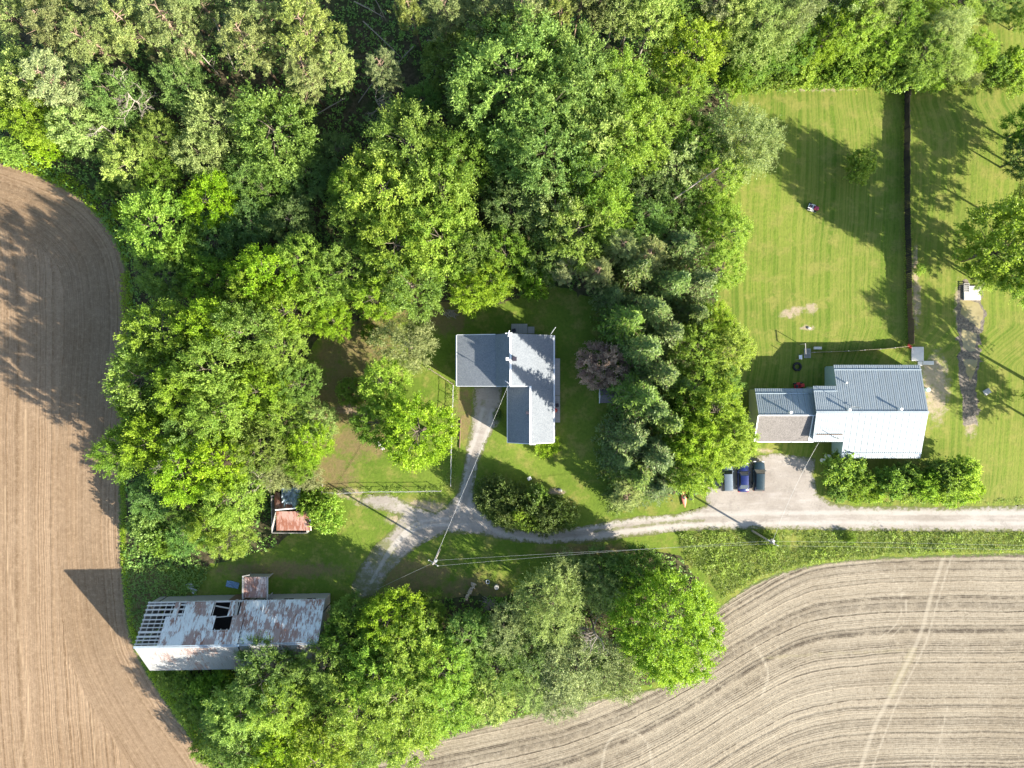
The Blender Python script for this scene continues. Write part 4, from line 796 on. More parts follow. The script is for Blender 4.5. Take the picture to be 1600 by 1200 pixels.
for side in (1, -1):          # rafters and purlins
    for i in range(30):
        u = .05 + i * (BL - .1) / 29
        v1 = .36 if side == 1 and 10.7 < u < 13.1 else 1.02
        m = MB(); m.bar(slope_pt(u, 0, side) - Vector((0,0,.12)), slope_pt(u, v1, side) - Vector((0,0,.12)), .08, .14); m.build('rafter', M['pale_plank'], bn)
    for v, w in ((.06,.16),(.14,.16),(.22,.28),(.32,.3),(.42,.14),(.51,.14),(.6,.16),(.71,.34),(.83,.22),(.93,.22),(1.0,.2)):
        for (ua, ub) in ((-.12, 7.5), (7.52, 15.25), (15.35, BL)):
            if side == -1 and ua < 15: continue
            if side == 1 and ua > 7 and ua < 15 and .5 < v < .95: 
                if v < .7:
                    m = MB(); m.bar(slope_pt(7.52, v, side), slope_pt(10.4, v, side), w, .035, (0, .6, .8)); m.build('purlin', M['pale_plank'], bn)
                continue
            if side == 1 and v < .5 and ua > 7 and ub < 16 and v > .33: continue
            m = MB(); ub2 = ub + (rb.uniform(-.5, .3) if v > .6 and ua < 0 else 0)
            m.bar(slope_pt(ua, v, side) + Vector((0,0,.0)), slope_pt(ub2 if ub2 < 15.3 else ub, v, side), w, .035, (0, side * .6, .8)); m.build('purlin', M['pale_plank'], bn)
for (ua, va, ub, vb, w) in ((6.0,.7,6.4,1.02,.45),(9.6,.66,9.9,1.02,.5),(13.7,.65,13.3,1.04,.4),(10.3,.9,13.6,.8,.2),(10.5,.63,13.0,.66,.15)):
    m = MB(); m.bar(slope_pt(ua, va, 1) + Vector((0,0,.09)), slope_pt(ub, vb, 1) + Vector((0,0,.09)), w, .04, (0,.6,.8)); m.build('loose_board', M['grey_wood'], bn)
m = MB(); m.bar((BXL, 0, 7.86), (BXL + 15.3, 0, 7.86), .36, .04); m.bar((BXL + 15.32, 0, 7.51), (-BXL, 0, 7.51), .36, .04); m.build('ridge_cap', M['teal'], bn)
def board_wall(p0, p1, top, gaps, name='wall'):
    p0 = Vector(p0); p1 = Vector(p1); L_ = (p1 - p0).length; n = int(L_ / .24); d = (p1 - p0) / n; out = Vector((d.y, -d.x, 0)).normalized(); m = MB()
    for i in range(n):
        a = p0 + d * (i + .04); b = p0 + d * (i + .96); t = (i + .5) / n
        if rb.random() < gaps: continue
        z0_ = rb.uniform(0, .12); ta = top((i + .04) / n) - rb.uniform(0, .06); tb_ = top((i + .96) / n) - rb.uniform(0, .06); o = out * .03
        m.poly([a - o + Vector((0,0,z0_)), b - o + Vector((0,0,z0_)), b + o + Vector((0,0,z0_)), a + o + Vector((0,0,z0_)), a - o + Vector((0,0,ta)), b - o + Vector((0,0,tb_)), b + o + Vector((0,0,tb_)), a + o + Vector((0,0,ta))], [(3,2,1,0),(4,5,6,7),(0,1,5,4),(1,2,6,5),(2,3,7,6),(3,0,4,7)])
    return m.build(name, M['grey_wood'], bn)
iw = .12
board_wall((BXL + iw, hw - iw, 0), (-BXL - iw, hw - iw, 0), lambda t: be - .12, .02); board_wall((-BXL - iw, -hw + iw, 0), (BXL + iw, -hw + iw, 0), lambda t: be - .12, .03)
gab = lambda t: be + (7.2 - be) * (1 - abs(2 * t - 1)) - .1
board_wall((-BXL - iw, hw - iw, 0), (-BXL - iw, -hw + iw, 0), gab, .07); board_wall((BXL + iw, -hw + iw, 0), (BXL + iw, hw - iw, 0), lambda t: be + (7.6 - be) * (1 - abs(2 * t - 1)) - .1, .06)
for x_ in (4.4, 7.6, 11.0): m = MB(); m.box(x_ - .7, x_ + .7, hw - iw + .035, hw - iw + .09, 2.5, 3.1); m.build('window', M['interior'], bn)
m = MB(); m.box(-1.5, 1.5, hw - iw + .035, hw - iw + .10, 0, 2.9); m.build('door', M['brown_wood'], bn)
m = MB(); m.box(BXL + .4, -BXL - .4, -hw + .4, hw - .4, .02, .06); m.build('floor', M['interior'], bn)
m = MB(); m.bar((BXL + .1, hw - .1, be - .1), (-BXL - .1, hw - .1, be - .1), .2); m.bar((BXL + .1, -hw + .1, be - .1), (-BXL - .1, -hw + .1, be - .1), .2); m.build('wall_plate', M['grey_wood'], bn)
# lean-to beside the barn
LB = P(399, 918, 2.6); LB.z = 0; lt = thing('lean_to', LB, 'small open lean-to with rusty patched tin roof against the barn', 'shed')
for i in range(4):
    for j in range(3):
        o = link('roof_sheet', sheet_mesh(.9, 1.05, 50 + i * 3 + j), M['annex_metal'], lt); o.location = (-1.3 + i * .87, 1.05 - j * 1.0, 2.45 + .16 * j + rb.uniform(0, .02)); o.rotation_euler = (-.16, rb.uniform(-.03, .03), rb.uniform(-.03, .03))
for x_ in (-1.7, 1.72):
    for y_, h_ in ((1.4, 2.35), (-1.6, 2.8)): m = MB(); m.box(x_ - .07, x_ + .07, y_ - .07, y_ + .07, 0, h_); m.build('post', M['grey_wood'], lt)
for x_, dz in ((-1.95, 0), (1.8, .0)): m = MB(); m.bar((x_, 1.6, 2.45 + dz), (x_ + .15, -1.75, 2.95 + dz), .22, .06); m.build('edge_board', M['grey_wood'], lt)
m = MB(); m.bar((-2.0, 1.7, 2.6), (-.9, 1.9, 2.55), .12); m.build('loose_board', M['grey_wood'], lt)
m = MB(); m.box(-1.6, 1.6, 1.32, 1.38, 0, 2.2); m.build('wall', M['grey_wood'], lt)
# crumpled sheets
def crumple(name, px, py, z, w, l, mat, label, cat, rz=0, amp=.2, seed=1):
    r = np.random.default_rng(seed); n_ = 9; m = MB(); pts = [((i/(n_-1)-.5)*w + r.normal(0, .03*w), (j/(n_-1)-.5)*l + r.normal(0, .03*l), .08 + amp * abs(r.normal())) for j in range(n_) for i in range(n_)]
    m.poly(pts, [(j*n_+i, j*n_+i+1, (j+1)*n_+i+1, (j+1)*n_+i) for j in range(n_-1) for i in range(n_-1)]); o = m.build(name, mat); o.location = P(px, py, z); o.location.z = z; o.rotation_euler = (0, 0, rz); return tag(o, label, cat)
crumple('tarp', 364, 913, 0, 2.0, 1.0, M['blue_tarp'], 'crumpled blue grey tarp on the grass beside the lean-to', 'tarp', -.2, .12, 3)
crumple('tin_sheet', 300, 918, 0, .8, 1.8, M['steel'], 'bent grey tin sheet lying in the grass near the barn', 'metal sheet', .7, .06, 4)
# collapsed rusty shed in the grove
SB = P(457, 795, 2.4); SB.z = 0; rs = thing('collapsed_shed', SB, 'half collapsed shed with rust red tin roof at the edge of the grove', 'shed')
def rel(px, py, z): return P(px, py, z) - SB
for k in range(6):
    x0_ = 432 + k * 9.2; m = MB(); q = [rel(x0_, 829, 2.3), rel(x0_ + 9, 829, 2.3), rel(x0_ + 8.6 - k * .3, 799, 3.0), rel(x0_ - .2 - k * .3, 799, 3.0)]; m.slab(q, .03); m.build('roof_sheet', M['rust_metal'], rs)
for k in range(3): m = MB(); q = [rel(429 + k * 10, 796, 2.95), rel(438.6 + k * 10, 796, 2.95), rel(437 + k * 8, 770 + k * 5, 1.7), rel(429 + k * 8, 768 + k * 5, 1.5)]; m.slab(q, .03); m.build('roof_sheet', M['rust_metal'], rs)
r = np.random.default_rng(8); n_ = 9; m = MB(); pts = []
for j in range(n_):
    for i in range(n_):
        s_ = i / (n_-1); t_ = j / (n_-1); x_ = 441 + s_ * 27 + (4 * (s_ - .5) * (1 - t_)); y_ = 757 + t_ * 36 + (5 * (1 - abs(2*s_-1)) * (1 - t_)); pts.append(rel(x_, y_, 1.9 + .5 * t_ + .22 * r.normal()))
m.poly(pts, [(j*n_+i, j*n_+i+1, (j+1)*n_+i+1, (j+1)*n_+i) for j in range(n_-1) for i in range(n_-1)]); m.build('bent_sheet', M['teal'], rs)['label'] = 'crumpled grey blue tin sheet'
m = MB(); m.bar(rel(430, 797, 3.02), rel(462, 794, 3.05), .18, .1); m.build('ridge_board', M['white'], rs)
for a, b in (((431, 829), (485, 829)), ((431, 829), (430, 772)), ((485, 829), (478, 797)), ((430, 772), (465, 772))):
    m = MB(); A = rel(*a, 0); B_ = rel(*b, 0); m.bar(A + Vector((0,0,.9)), B_ + Vector((0,0,.9)), .08, 1.8); m.build('wall', M['grey_wood'], rs)
m = MB(); m.bar(rel(486, 829, 2.34), rel(484.5, 812, 2.75), .1, .05); m.build('edge_board', M['white'], rs)
# small dark shed under the purple tree
DB = P(955, 618, 2.4); DB.z = 0; ds = thing('garden_shed', DB, 'small garden shed with dark shingled roof beside the purple brown tree', 'shed')
for s in (1, -1): m = MB(); m.slab([Vector(q) for q in ([(-1.7, s*1.15, 2.1), (1.75, s*1.15, 2.1), (1.75, 0, 2.75), (-1.7, 0, 2.75)] if s < 0 else [(-1.7, 0, 2.75), (1.75, 0, 2.75), (1.75, 1.15, 2.1), (-1.7, 1.15, 2.1)])], .06); m.build('roof', M['dark_shingle'], ds)
for s in (1, -1): m = MB(); m.bar((-1.76, s*1.17, 2.06), (-1.76, 0, 2.74), .1, .14); m.build('trim', M['white'], ds)
for a, b, tp in (((-1.5,-1,0),(-1.5,1,0),1), ((1.6,-1,0),(1.6,1,0),1), ((-1.5,-1,0),(1.6,-1,0),0), ((-1.5,1,0),(1.6,1,0),0)): m = MB(); m.bar(Vector(a)+Vector((0,0,1.02)), Vector(b)+Vector((0,0,1.02)), .08, 2.02); m.build('wall', M['grey_siding'], ds)
m = MB(); m.box(-1.6, -1.55, -.4, .4, .05, 1.8); m.build('door', M['white'], ds)

# ------------------------------------------------------------------ cars
def car_paint(name, c):
    n = N(name); f = n.noise(n.obj(), 2, 3); n.col(n.mix(f, tuple(x * .85 for x in c), c)).set(.25, .2, .5); n.b.inputs['Coat Weight'].default_value = .5; return n.m
def car(px, py, paint, label, L, Wd, Hh, cab, rz=0):
    """front faces +Y; cab = (windscreen base, roof front, roof rear, tail base) as fractions from the front"""
    t = thing('parked_car', P(px, py), label, 'car', 'cars parked on the gravel', rz); hw_ = Wd / 2; yf = L / 2
    st = [(0, .62, .55, .78), (.03, .60, .66, .90), (.10, .58, .74, .97), (cab[0], .55, .90, 1), (.5, .55, .93, 1), (cab[3], .55, .94, .99), (.95, .58, .90, .95), (1, .62, .80, .86)]
    m = MB(); ring = []
    for f, lo, hi, wf in st:
        y = yf - f * L; w = hw_ * wf; z0 = .25; hi = hi * Hh / 1.45
        ring.append([(-w*.92, y, z0), (-w, y, .45), (-w*.99, y, hi - .12), (-w*.86, y, hi), (0, y, hi + .035), (w*.86, y, hi), (w*.99, y, hi - .12), (w, y, .45), (w*.92, y, z0)])
    n_ = 9; m.poly([p for r_ in ring for p in r_], [(i*n_+k, i*n_+k+1, (i+1)*n_+k+1, (i+1)*n_+k) for i in range(len(ring)-1) for k in range(n_-1)] + [tuple(range(n_)), tuple(range((len(ring)-1)*n_, len(ring)*n_))] + [(i*n_, (i+1)*n_, (i+1)*n_+8, i*n_+8) for i in range(len(ring)-1)])
    m.build('body', paint, t, True)
    yy = [yf - f * L for f in cab]; zb = .9 * Hh / 1.45; zt = Hh; wb = hw_ * .86; wt = hw_ * .66
    A = [(-wb, yy[0], zb), (wb, yy[0], zb), (wt, yy[1], zt - .03), (-wt, yy[1], zt - .03)]; D = [(wb, yy[3], zb), (-wb, yy[3], zb), (-wt, yy[2], zt - .03), (wt, yy[2], zt - .03)]
    def quad(name, q, mat, th=.02):
        q = [Vector(x) for x in q]; nn = (q[1]-q[0]).cross(q[3]-q[0]).normalized() * th; mm = MB(); mm.poly(q + [x - nn for x in q], [(0,1,2,3),(7,6,5,4),(0,4,5,1),(1,5,6,2),(2,6,7,3),(3,7,4,0)]); return mm.build(name, mat, t)
    quad('windscreen', A, M['glass']); quad('rear_window', D, M['glass'])
    for s in (-1, 1): quad('side_window', [(s*wb, yy[0]-.02, zb), (s*wb, yy[3]+.02, zb), (s*wt, yy[2]+.02, zt-.035), (s*wt, yy[1]-.02, zt-.035)], M['glass'])
    m = MB(); k = 4; pts = []
    for j in range(5):
        y = yy[1] + (yy[2]-yy[1]) * j / 4; a = .02 if j in (0, 4) else .05
        pts += [(-wt*1.03, y, zt-.04), (-wt*.8, y, zt + a*.4), (0, y, zt + a), (wt*.8, y, zt + a*.4), (wt*1.03, y, zt-.04)]
    m.poly(pts, [(j*5+i, j*5+i+1, (j+1)*5+i+1, (j+1)*5+i) for j in range(4) for i in range(4)]); m.build('roof', paint, t, True)
    for s in (-1, 1):
        for a, b in ((A[1] if s > 0 else A[0], A[2] if s > 0 else A[3]), (D[0] if s > 0 else D[1], D[3] if s > 0 else D[2])): m = MB(); m.bar(a, b, .08, .06); m.build('pillar', paint, t)
        for f in (.19, .80):
            y = yf - f * L; wh = MB(); wh.tube([(s*(hw_-.2), y, .32), (s*(hw_+.01), y, .32)], .32, 14); w_ = wh.build('wheel', M['black'], t); rm = MB(); rm.tube([(s*(hw_+.012), y, .32), (s*(hw_+.03), y, .32)], .2, 10); rm.build('rim', M['steel'], w_)
        m = MB(); m.box(s*hw_*.68-.18, s*hw_*.68+.18, yf-.16, yf+.01, .55, .68); m.build('headlight', M['white'], t); m = MB(); m.box(s*hw_*.7-.15, s*hw_*.7+.15, -yf-.012, -yf+.1, .62, .8); m.build('tail_light', M['red'], t)
        m = MB(); m.box(s*(hw_*.9)-.0 if s > 0 else -hw_*.9-.2, s*(hw_*.9)+.2 if s > 0 else -hw_*.9, yy[0]-.25, yy[0]-.1, .92, 1.05); m.build('mirror', paint, t)
    return t
car(1133, 744, car_paint('paint_greyblue', (.13,.16,.185)), 'pale grey blue car half under the tree edge', 4.4, 1.85, 1.7, (.27,.38,.95,.985), .03)
car(1159, 745, car_paint('paint_blue', (.012,.02,.10)), 'dark blue sedan between the two other parked cars', 4.5, 1.8, 1.42, (.28,.42,.74,.90), .0)
car(1183, 743, car_paint('paint_green', (.018,.035,.04)), 'dark green black wagon beside the open gravel', 4.6, 1.85, 1.55, (.27,.40,.93,.985), -.02)

# ------------------------------------------------------------------ fences
def board_fence(pts, h, mat, name, label, step=2.4, post=M['dark_wood'], gap=.0, lean=.0, seed=2):
    r = random.Random(seed); pts = [P(*p) for p in pts]; root = thing(name, pts[0], label, 'fence'); base = pts[0]
    for a, b in zip(pts, pts[1:]):
        n = max(1, round((b - a).length / step))
        for i in range(n):
            p = a.lerp(b, i / n); q = a.lerp(b, (i + 1) / n); d = (q - p).normalized(); o = Vector((-d.y, d.x, 0)); hh = h * r.uniform(.93, 1.05); l_ = o * r.uniform(-lean, lean)
            m = MB(); nb = 9
            for k in range(nb):
                u = p.lerp(q, (k + .06) / nb) - base; v = p.lerp(q, (k + .94) / nb) - base; hb = hh + r.uniform(-.04, .04); w = o * .02
                m.poly([u-w+Vector((0,0,.03)), v-w+Vector((0,0,.03)), v+w+Vector((0,0,.03)), u+w+Vector((0,0,.03)), u-w+l_+Vector((0,0,hb)), v-w+l_+Vector((0,0,hb)), v+w+l_+Vector((0,0,hb)), u+w+l_+Vector((0,0,hb))], [(3,2,1,0),(4,5,6,7),(0,1,5,4),(1,2,6,5),(2,3,7,6),(3,0,4,7)])
            m.build('panel', mat, root); m = MB(); pp = p - base; m.box(pp.x-.06, pp.x+.06, pp.y-.06, pp.y+.06, 0, hh + .08); m.build('post', post, root)
    return root
board_fence([(1413,132),(1412,250),(1413,330),(1415,400),(1416,452)], 1.65, M['dark_wood'], 'board_fence', 'long dark board fence across the mown lawn', 2.4, M['dark_wood'], 0, .08)
board_fence([(1416.5,454),(1418,500),(1419,538)], 1.6, M['brown_wood'], 'board_fence', 'short brown continuation of the dark fence beside the bare path', 2.0, M['brown_wood'], 0, .1, 4)
board_fence([(1268,551),(1320,549),(1370,546),(1414,542)], 1.15, M['tan_wood'], 'board_fence', 'low tan board fence behind the metal roofed house', 2.2, M['grey_wood'], 0, .04, 5)
def wire_fence(pts, h, label, posts_mat, top_mat, sp=2.6, rails=(1.0, .5), rr=.03, name='wire_fence'):
    pts = [P(*p) for p in pts]; base = pts[0]; root = thing(name, base, label, 'fence')
    for a, b in zip(pts, pts[1:]):
        n = max(1, round((b - a).length / sp))
        for i in range(n + 1):
            p = a.lerp(b, i / n) - base; m = MB(); m.tube([(p.x, p.y, 0), (p.x + random.uniform(-.03, .03), p.y, h * random.uniform(.96, 1.1))], .05, 6); m.build('post', posts_mat, root)
        for z in rails:
            pp = []; k = 14
            for i in range(k + 1): q = a.lerp(b, i / k) - base; pp.append((q.x + random.uniform(-.05, .05), q.y + random.uniform(-.05, .05), h * z + random.uniform(-.04, .03)))
            m = MB(); m.tube(pp, rr, 5); m.build('rail', top_mat, root)
    return root
wire_fence([(709,602),(708,640),(706,700),(705,758)], 1.2, 'pale rail fence between the yard and the gravel drive', M['pole_wood'], M['wire'], 2.4, (1.0, .55), .028)
wire_fence([(690,766),(640,767),(580,767),(530,770),(505,768)], 1.15, 'pale rail fence along the lower edge of the yard', M['pole_wood'], M['wire'], 2.6, (1.0, .5), .028)
wire_fence([(709,600),(690,588),(671,576)], 1.3, 'short rail fence from the house corner into the yard', M['brown_wood'], M['tan_wood'], 1.6, (1.0, .55), .05)
m = MB(); m.tube([P(505,778,.2), P(502,765,1.0), P(504,757,2.0)], [.12,.10,.07], 7); tag(m.build('leaning_log', M['pole_wood']), 'thick pale log leaning at the end of the lower yard fence', 'log')
m = MB(); m.tube([P(720,654,.12), P(719,676,.12), P(718,700,.12)], .09, 6); tag(m.build('log_edging', M['brown_wood']), 'dark straight log edging beside the gravel drive', 'log')

# ------------------------------------------------------------------ utility poles and wires
def pole(px, py, h, label, arm=True):
    b = P(px, py); t = thing('utility_pole', b, label, 'utility pole', 'utility poles along the drive'); m = MB(); m.tube([(0,0,-.2),(0,0,h*.5),(0,0,h)], [.16,.14,.11], 9); m.build('post', M['pole_wood'], t)
    m = MB(); m.bar((-.75, .55, h-.5), (.75, -.35, h-.35), .11, .13); m.build('crossarm', M['pole_wood'], t)
    for s in (-.65, 0, .62): m = MB(); m.tube([(s, .1 - s*.6, h-.38), (s, .1 - s*.6, h-.15)], [.06,.045], 8); m.build('insulator', M['white'], t)
    m = MB(); m.tube([(.28,.2,h-1.6),(.28,.2,h-.85)], .2, 10); m.build('transformer', M['steel'], t); return b + Vector((0,0,h))
T1 = pole(687, 858, 9.0, 'wooden utility pole with crossarm standing on the shaded grass by the gravel fork'); T2 = pole(1175, 829, 9.0, 'wooden utility pole at the edge of the gravel drive below the parked cars')
def cable(name, a, b, sag, rad, label, mat=None, grp=None):
    a = Vector(a); b = Vector(b); m = MB(); pts = []
    for i in range(25): t_ = i / 24; p = a.lerp(b, t_); p.z -= sag * 4 * t_ * (1 - t_); pts.append(p)
    m.tube(pts, rad, 5); tag(m.build(name, mat or M['wire']), label, 'wire', grp)
cable('overhead_wire', T1 + Vector((.6,-.3,-.2)), T2 + Vector((-.5,.4,-.2)), .7, .0095, 'pale overhead wire strung between the two utility poles', None, 'overhead wires along the drive')
cable('overhead_wire', T1 + Vector((.3,.5,-.2)), T2 + Vector((-.2,.0,-.2)), .6, .0095, 'pale overhead wire strung between the two utility poles', None, 'overhead wires along the drive')
T3 = Vector((112, -24.5, 9))
for dy in (-.3, .35): cable('overhead_wire', T2 + Vector((.2, dy, -.2)), T3 + Vector((0, dy, 0)), .9, .008, 'thin overhead wire running past the tan field verge', None, 'overhead wires past the verge')
cable('service_cable', T1 + Vector((0,.1,-.5)), P(794,602,8.0), .5, .018, 'pale service cable from the pole to the grey roofed house')
cable('guy_wire', T1 + Vector((0,0,-1.0)), P(590,920,.1), .0, .014, 'slanting guy wire from the pole down toward the barn')
cable('service_cable', P(1279,692,4.0), T2 + Vector((0,.2,-.6)), .8, .016, 'service cable from the pole to the metal roofed house')

# ------------------------------------------------------------------ machines and yard things
def mower(px, py, label, hood, seatm, deckm, rz, sc=1.0, name='ride_on_mower'):
    t = thing(name, P(px, py), label, 'mower', None, rz); t.scale = (sc,) * 3
    m = MB(); m.box(.15,.95,-.3,.3,.35,.75); m.box(.2,.9,-.24,.24,.752,.85); m.build('hood', hood, t, bevel=.06); m = MB(); m.box(-.75,.15,-.38,.38,.35,.52); m.build('rear_body', seatm, t, bevel=.05)
    m = MB(); m.box(-.5,-.1,-.25,.25,.53,.66); m.box(-.6,-.5,-.25,.25,.55,1.0); m.build('seat', M['dark_plastic'], t, bevel=.04); m = MB(); m.box(-.35,.45,-.6,.6,.12,.28); m.build('mowing_deck', deckm, t, bevel=.05)
    for x_, r_, w_ in ((.68,.2,.16),(-.5,.28,.22)):
        for s in (-1, 1): wm = MB(); wm.tube([(x_, s*.36, r_), (x_, s*(.36+w_), r_)], r_, 12); w = wm.build('wheel', M['black'], t); rm = MB(); rm.tube([(x_, s*(.362+w_), r_), (x_, s*(.375+w_), r_)], r_*.5, 10); rm.build('rim', M['white'], w)
    m = MB(); m.tube([(.2,0,.8),(.05,0,.98)], .03, 6); k = 12; m.tube([(.05+.06*math.cos(2*PI*i/k), .18*math.sin(2*PI*i/k), .98+.06*math.cos(2*PI*i/k)) for i in range(k+1)], .02, 5); m.build('steering_wheel', M['black'], t)
mower(1268, 325, 'small white and dark red ride-on mower on the mown lawn', plain('maroon_paint', (.22,.03,.06), .4), M['white'], M['siding'], -.35, .95)
mower(1246, 603, 'red garden tractor against the north wall of the annex', M['red'], M['red'], M['red'], .15, .9, 'garden_tractor')
def kayak(px, py, L, w, mat, label, rz, z=0.0):
    o = MB(); n_ = 15; k = 10; pts = []
    for i in range(n_):
        s = i / (n_-1) * 2 - 1; ww = w/2 * max(.02, 1 - abs(s)**2.2); up = .18 * abs(s)**3
        for j in range(k): a = 2*PI*j/k; pts.append((ww*math.cos(a), s*L/2, .17 + up + (.13 if math.sin(a) > 0 else .17)*math.sin(a)*max(.12, 1-abs(s)**2.5)))
    o.poly(pts, [(i*k+j, i*k+(j+1) % k, (i+1)*k+(j+1) % k, (i+1)*k+j) for i in range(n_-1) for j in range(k)] + [tuple(range(k)), tuple(range((n_-1)*k, n_*k))])
    t = thing('kayak', P(px, py), label, 'kayak', None, rz); o.build('hull', mat, t, True); c = MB(); c.tube([(0,0,.295),(0,0,.315)], w*.22, 14); cc = c.build('cockpit', M['dark_plastic'], t); cc.scale = (1, 1.7, 1)
kayak(1068, 777, 3.1, .8, M['coral'], 'coral orange kayak lying on the grass beside the gravel', .1); kayak(1074, 760, 2.4, .75, M['orange'], 'orange kayak half hidden under the row of trees', -.5)
t = thing('storage_bin', P(1079, 775), 'dark plastic storage bin beside the coral kayak', 'bin', None, -.15); m = MB(); m.box(-.38,.38,-.5,.5,0,.6); m.build('body', M['dark_plastic'], t, bevel=.04); m = MB(); m.box(-.41,.41,-.53,.53,.602,.67); m.build('lid', M['dark_plastic'], t, bevel=.02)
def tyre(px, py, R, r, mat, label, name='old_tyre', cat='tyre', z=.0):
    m = MB(); k = 20; j_ = 8; pts = []
    for i in range(k):
        a = 2*PI*i/k
        for j in range(j_): b = 2*PI*j/j_; q = R + r*math.cos(b); pts.append((q*math.cos(a), q*math.sin(a), r + r*math.sin(b)))
    m.poly(pts, [(i*j_+j, ((i+1) % k)*j_+j, ((i+1) % k)*j_+(j+1) % j_, i*j_+(j+1) % j_) for i in range(k) for j in range(j_)]); o = m.build(name, mat, None, True); o.location = P(px, py, z); tag(o, label, cat)
tyre(1245, 573, .55, .18, M['black'], 'large black tyre lying in the shade behind the annex', 'rubber_ring'); tyre(762, 909, .28, .07, M['steel'], 'pale metal ring on the shaded grass near the firewood', 'fire_ring', 'ring')
def drum(px, py, r, h, mat, label, name='drum'):
    t = thing(name, P(px, py), label, name); m = MB(); m.tube([(0,0,0),(0,0,h*.33),(0,0,h*.34),(0,0,h)], [r,r,r*1.04,r], 14); m.build('body', mat, t); m = MB(); m.tube([(0,0,h+.002),(0,0,h+.05)], r*1.05, 14); m.build('lid', mat, t)
drum(776, 916, .33, .7, M['stone'], 'small grey drum beside the pale metal ring'); drum(1291, 713, .35, .9, M['white'], 'white round bin at the corner of the metal roofed house', 'bin'); drum(1284, 719, .3, .8, M['white'], 'smaller white round bin next to the shrub bed corner', 'bin'); drum(1447, 609, .32, .6, M['teal_siding'], 'pale green round tub on the bare path east of the house', 'tub')
drum(828, 745, .0001 + .2, .3, M['stone'], 'small stone urn beside the driveway island', 'urn') if False else None
# firewood stack and brush pile
fw = thing('firewood_stack', P(735, 922), 'stack of split pale firewood on the shaded grass', 'firewood', None, -.45); lm = MB(); lm.tube([(-.26,0,0),(.26,0,0)], .10, 6); lme = lm.mesh('log'); r = random.Random(4)
for i in range(11):
    for j in range(3):
        o = link('log', lme, M['cut_wood'], fw); o.location = (r.uniform(-.08,.08) + .35 * (i > 7) * r.uniform(-1, 1), -1.5 + i * .27 + r.uniform(-.05,.05), .1 + j * .18); o.rotation_euler = (r.uniform(0, 3), r.uniform(-.1,.1), r.uniform(-.35,.35) + (r.uniform(-1,1) if i < 4 else 0)); o.scale = (r.uniform(.8,1.2), r.uniform(.8,1.2), r.uniform(.8,1.2))
bp = thing('brush_pile', P(763, 943), 'heap of grey sticks beside the firewood', 'brush pile'); sm_ = MB(); sm_.tube([(-.8,0,0),(0,.06,.04),(.8,0,0)], [.04,.035,.015], 5); sme = sm_.mesh('stick')
for i in range(60): o = link('stick', sme, M['dead_wood'], bp); a = r.uniform(0, 6.3); d = r.uniform(0, .8); o.location = (d*math.cos(a), d*math.sin(a), .05 + .55*(1-d/.9)*r.random()); o.rotation_euler = (0, r.uniform(-.35,.35), r.uniform(0, 6.3)); o.scale = (r.uniform(.6,1.2), 1, 1)
bp2 = thing('brush_pile', P(703, 490), 'heap of brown sticks and boards on the shaded lawn north of the house', 'brush pile')
for i in range(26): o = link('stick', sme, M['dead_wood'], bp2); o.location = (r.uniform(-.9,.9), r.uniform(-.5,.5), .05 + .25*r.random()); o.rotation_euler = (0, r.uniform(-.2,.2), r.uniform(-1.2, .2)); o.scale = (r.uniform(.5,1), 1.5, 1.5)
# slabs, pads, pallets
def slabthing(px, py, w, d, h, mat, label, name='concrete_slab', cat='slab', rz=0):
    m = MB(); m.box(-w/2, w/2, -d/2, d/2, .0, h); o = m.build(name, mat, None, bevel=.03); o.location = P(px, py); o.location.z = .014; o.rotation_euler = (0,0,rz); return tag(o, label, cat)
slabthing(1433, 553, 1.9, 2.2, .16, M['concrete'], 'square pale concrete pad at the end of the brown fence'); slabthing(1450, 567, 1.7, .6, .14, M['concrete'], 'long pale stone slab lying on the bare path'); slabthing(1437, 568, .7, .7, .14, M['concrete'], 'small square paving stone next to the long pale slab')
slabthing(1518, 458, 2.6, 2.2, .25, M['concrete'], 'pale concrete culvert slab at the head of the muddy ditch'); slabthing(1541, 612, 1.0, .8, .3, M['stone'], 'grey boulder slab beside the muddy ditch', 'boulder', 'boulder', .5)
t = thing('ditch_grate', P(1508, 450), 'small wooden ladder-like grate over the ditch', 'grate')
for s in (-.4, .4): m = MB(); m.box(s-.04, s+.04, -.7, .7, .28, .36); m.build('rail', M['grey_wood'], t)
for k in range(5): m = MB(); m.box(-.45, .45, -.6 + k*.3 - .06, -.6 + k*.3 + .06, .362, .40); m.build('slat', M['grey_wood'], t)
t = thing('pallet', P(1261, 552), 'grey slatted pallet leaning by the garden gate', 'pallet')
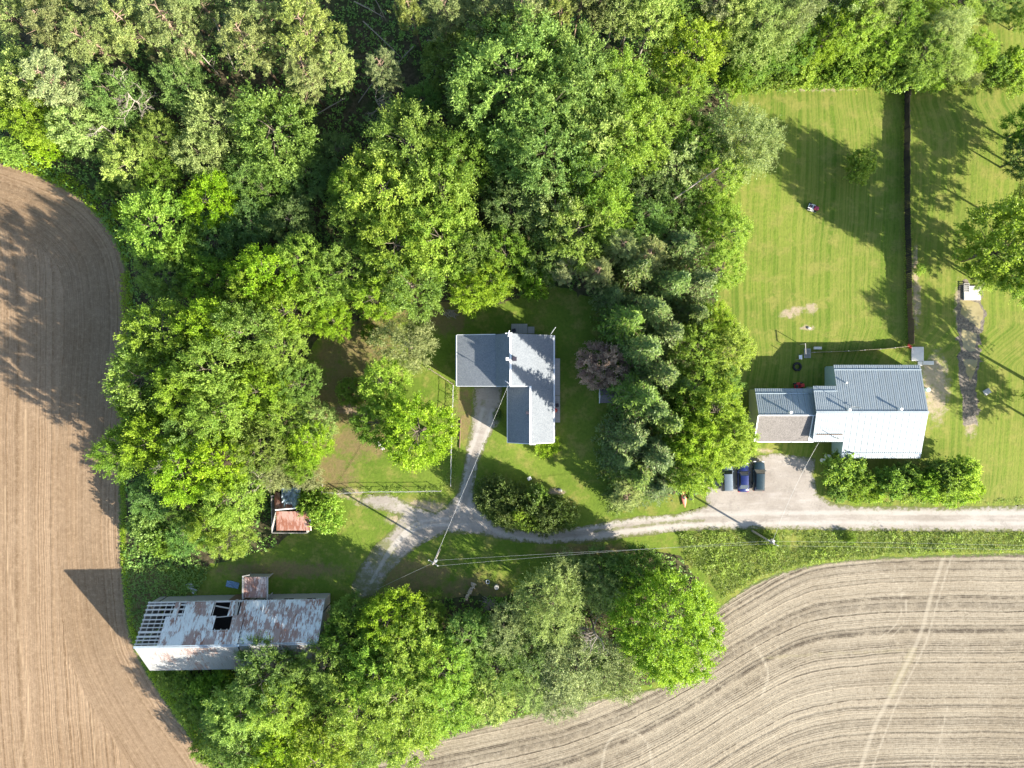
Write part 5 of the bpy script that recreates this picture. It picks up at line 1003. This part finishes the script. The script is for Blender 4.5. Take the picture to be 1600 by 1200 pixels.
for k in range(6): m = MB(); m.box(-.5 + k*.18, -.39 + k*.18, -.75, .75, .12, .15); m.build('slat', M['grey_wood'], t)
for y_ in (-.6, 0, .6): m = MB(); m.box(-.5, .52, y_-.05, y_+.05, .014, .118); m.build('runner', M['grey_wood'], t)
t = thing('garden_gate', P(1250, 556), 'thin post and rail gate frame casting long shadows on the lawn', 'gate')
for p_ in ((0, 1.8), (.1, .2), (-.6, -.6)): m = MB(); m.tube([(p_[0], p_[1], 0), (p_[0], p_[1], 2.0)], .05, 7); m.build('post', M['grey_wood'], t)
m = MB(); m.bar((0, 1.8, 1.95), (.1, .2, 1.9), .09); m.build('top_rail', M['grey_wood'], t); m = MB(); m.box(-.3,.2,-.5,.1,.3,.36); m.build('shelf', M['white'], t)
t = thing('bench', P(1276, 544), 'small pale bench behind the low tan fence', 'bench')
m = MB(); m.box(-.6,.6,-.2,.2,.42,.47); m.build('seat', M['concrete'], t)
for s in (-.5,.5): m = MB(); m.box(s-.05,s+.05,-.18,.18,0,.418); m.build('leg', M['concrete'], t)
chair(827, 747, 0, 'pale garden chair on the shaded grass beside the driveway island', M['white'], .5)
chair(1418, 541, 0, 'red garden chair at the corner of the two fences', M['red'], 2.6)
r = random.Random(9)
for (x_, y_, s_, lb) in ((592,693,.5,'pale boulder among rubble under the round yard tree'),(598,700,.4,'second pale boulder touching the rubble under the round yard tree'),(875,766,.35,'reddish stone at the edge of the driveway island'),(1264,513,.3,'small pale stone casting a short shadow on the lawn')):
    m = MB(); n_ = 7; pts = []
    for i in range(5):
        for j in range(n_): a = 2*PI*j/n_; rr = s_*math.sin(PI*(i+.6)/5.2)*r.uniform(.8,1.15); pts.append((rr*math.cos(a), rr*math.sin(a)*.8, s_*.45*(1-math.cos(PI*(i+.3)/4.6))*.8))
    m.poly(pts, [(i*n_+j, i*n_+(j+1) % n_, (i+1)*n_+(j+1) % n_, (i+1)*n_+j) for i in range(4) for j in range(n_)] + [tuple(range(n_))[::-1], tuple(range(4*n_, 5*n_))]); o = m.build('boulder', M['stone']); o.location = P(x_, y_); tag(o, lb, 'stone')
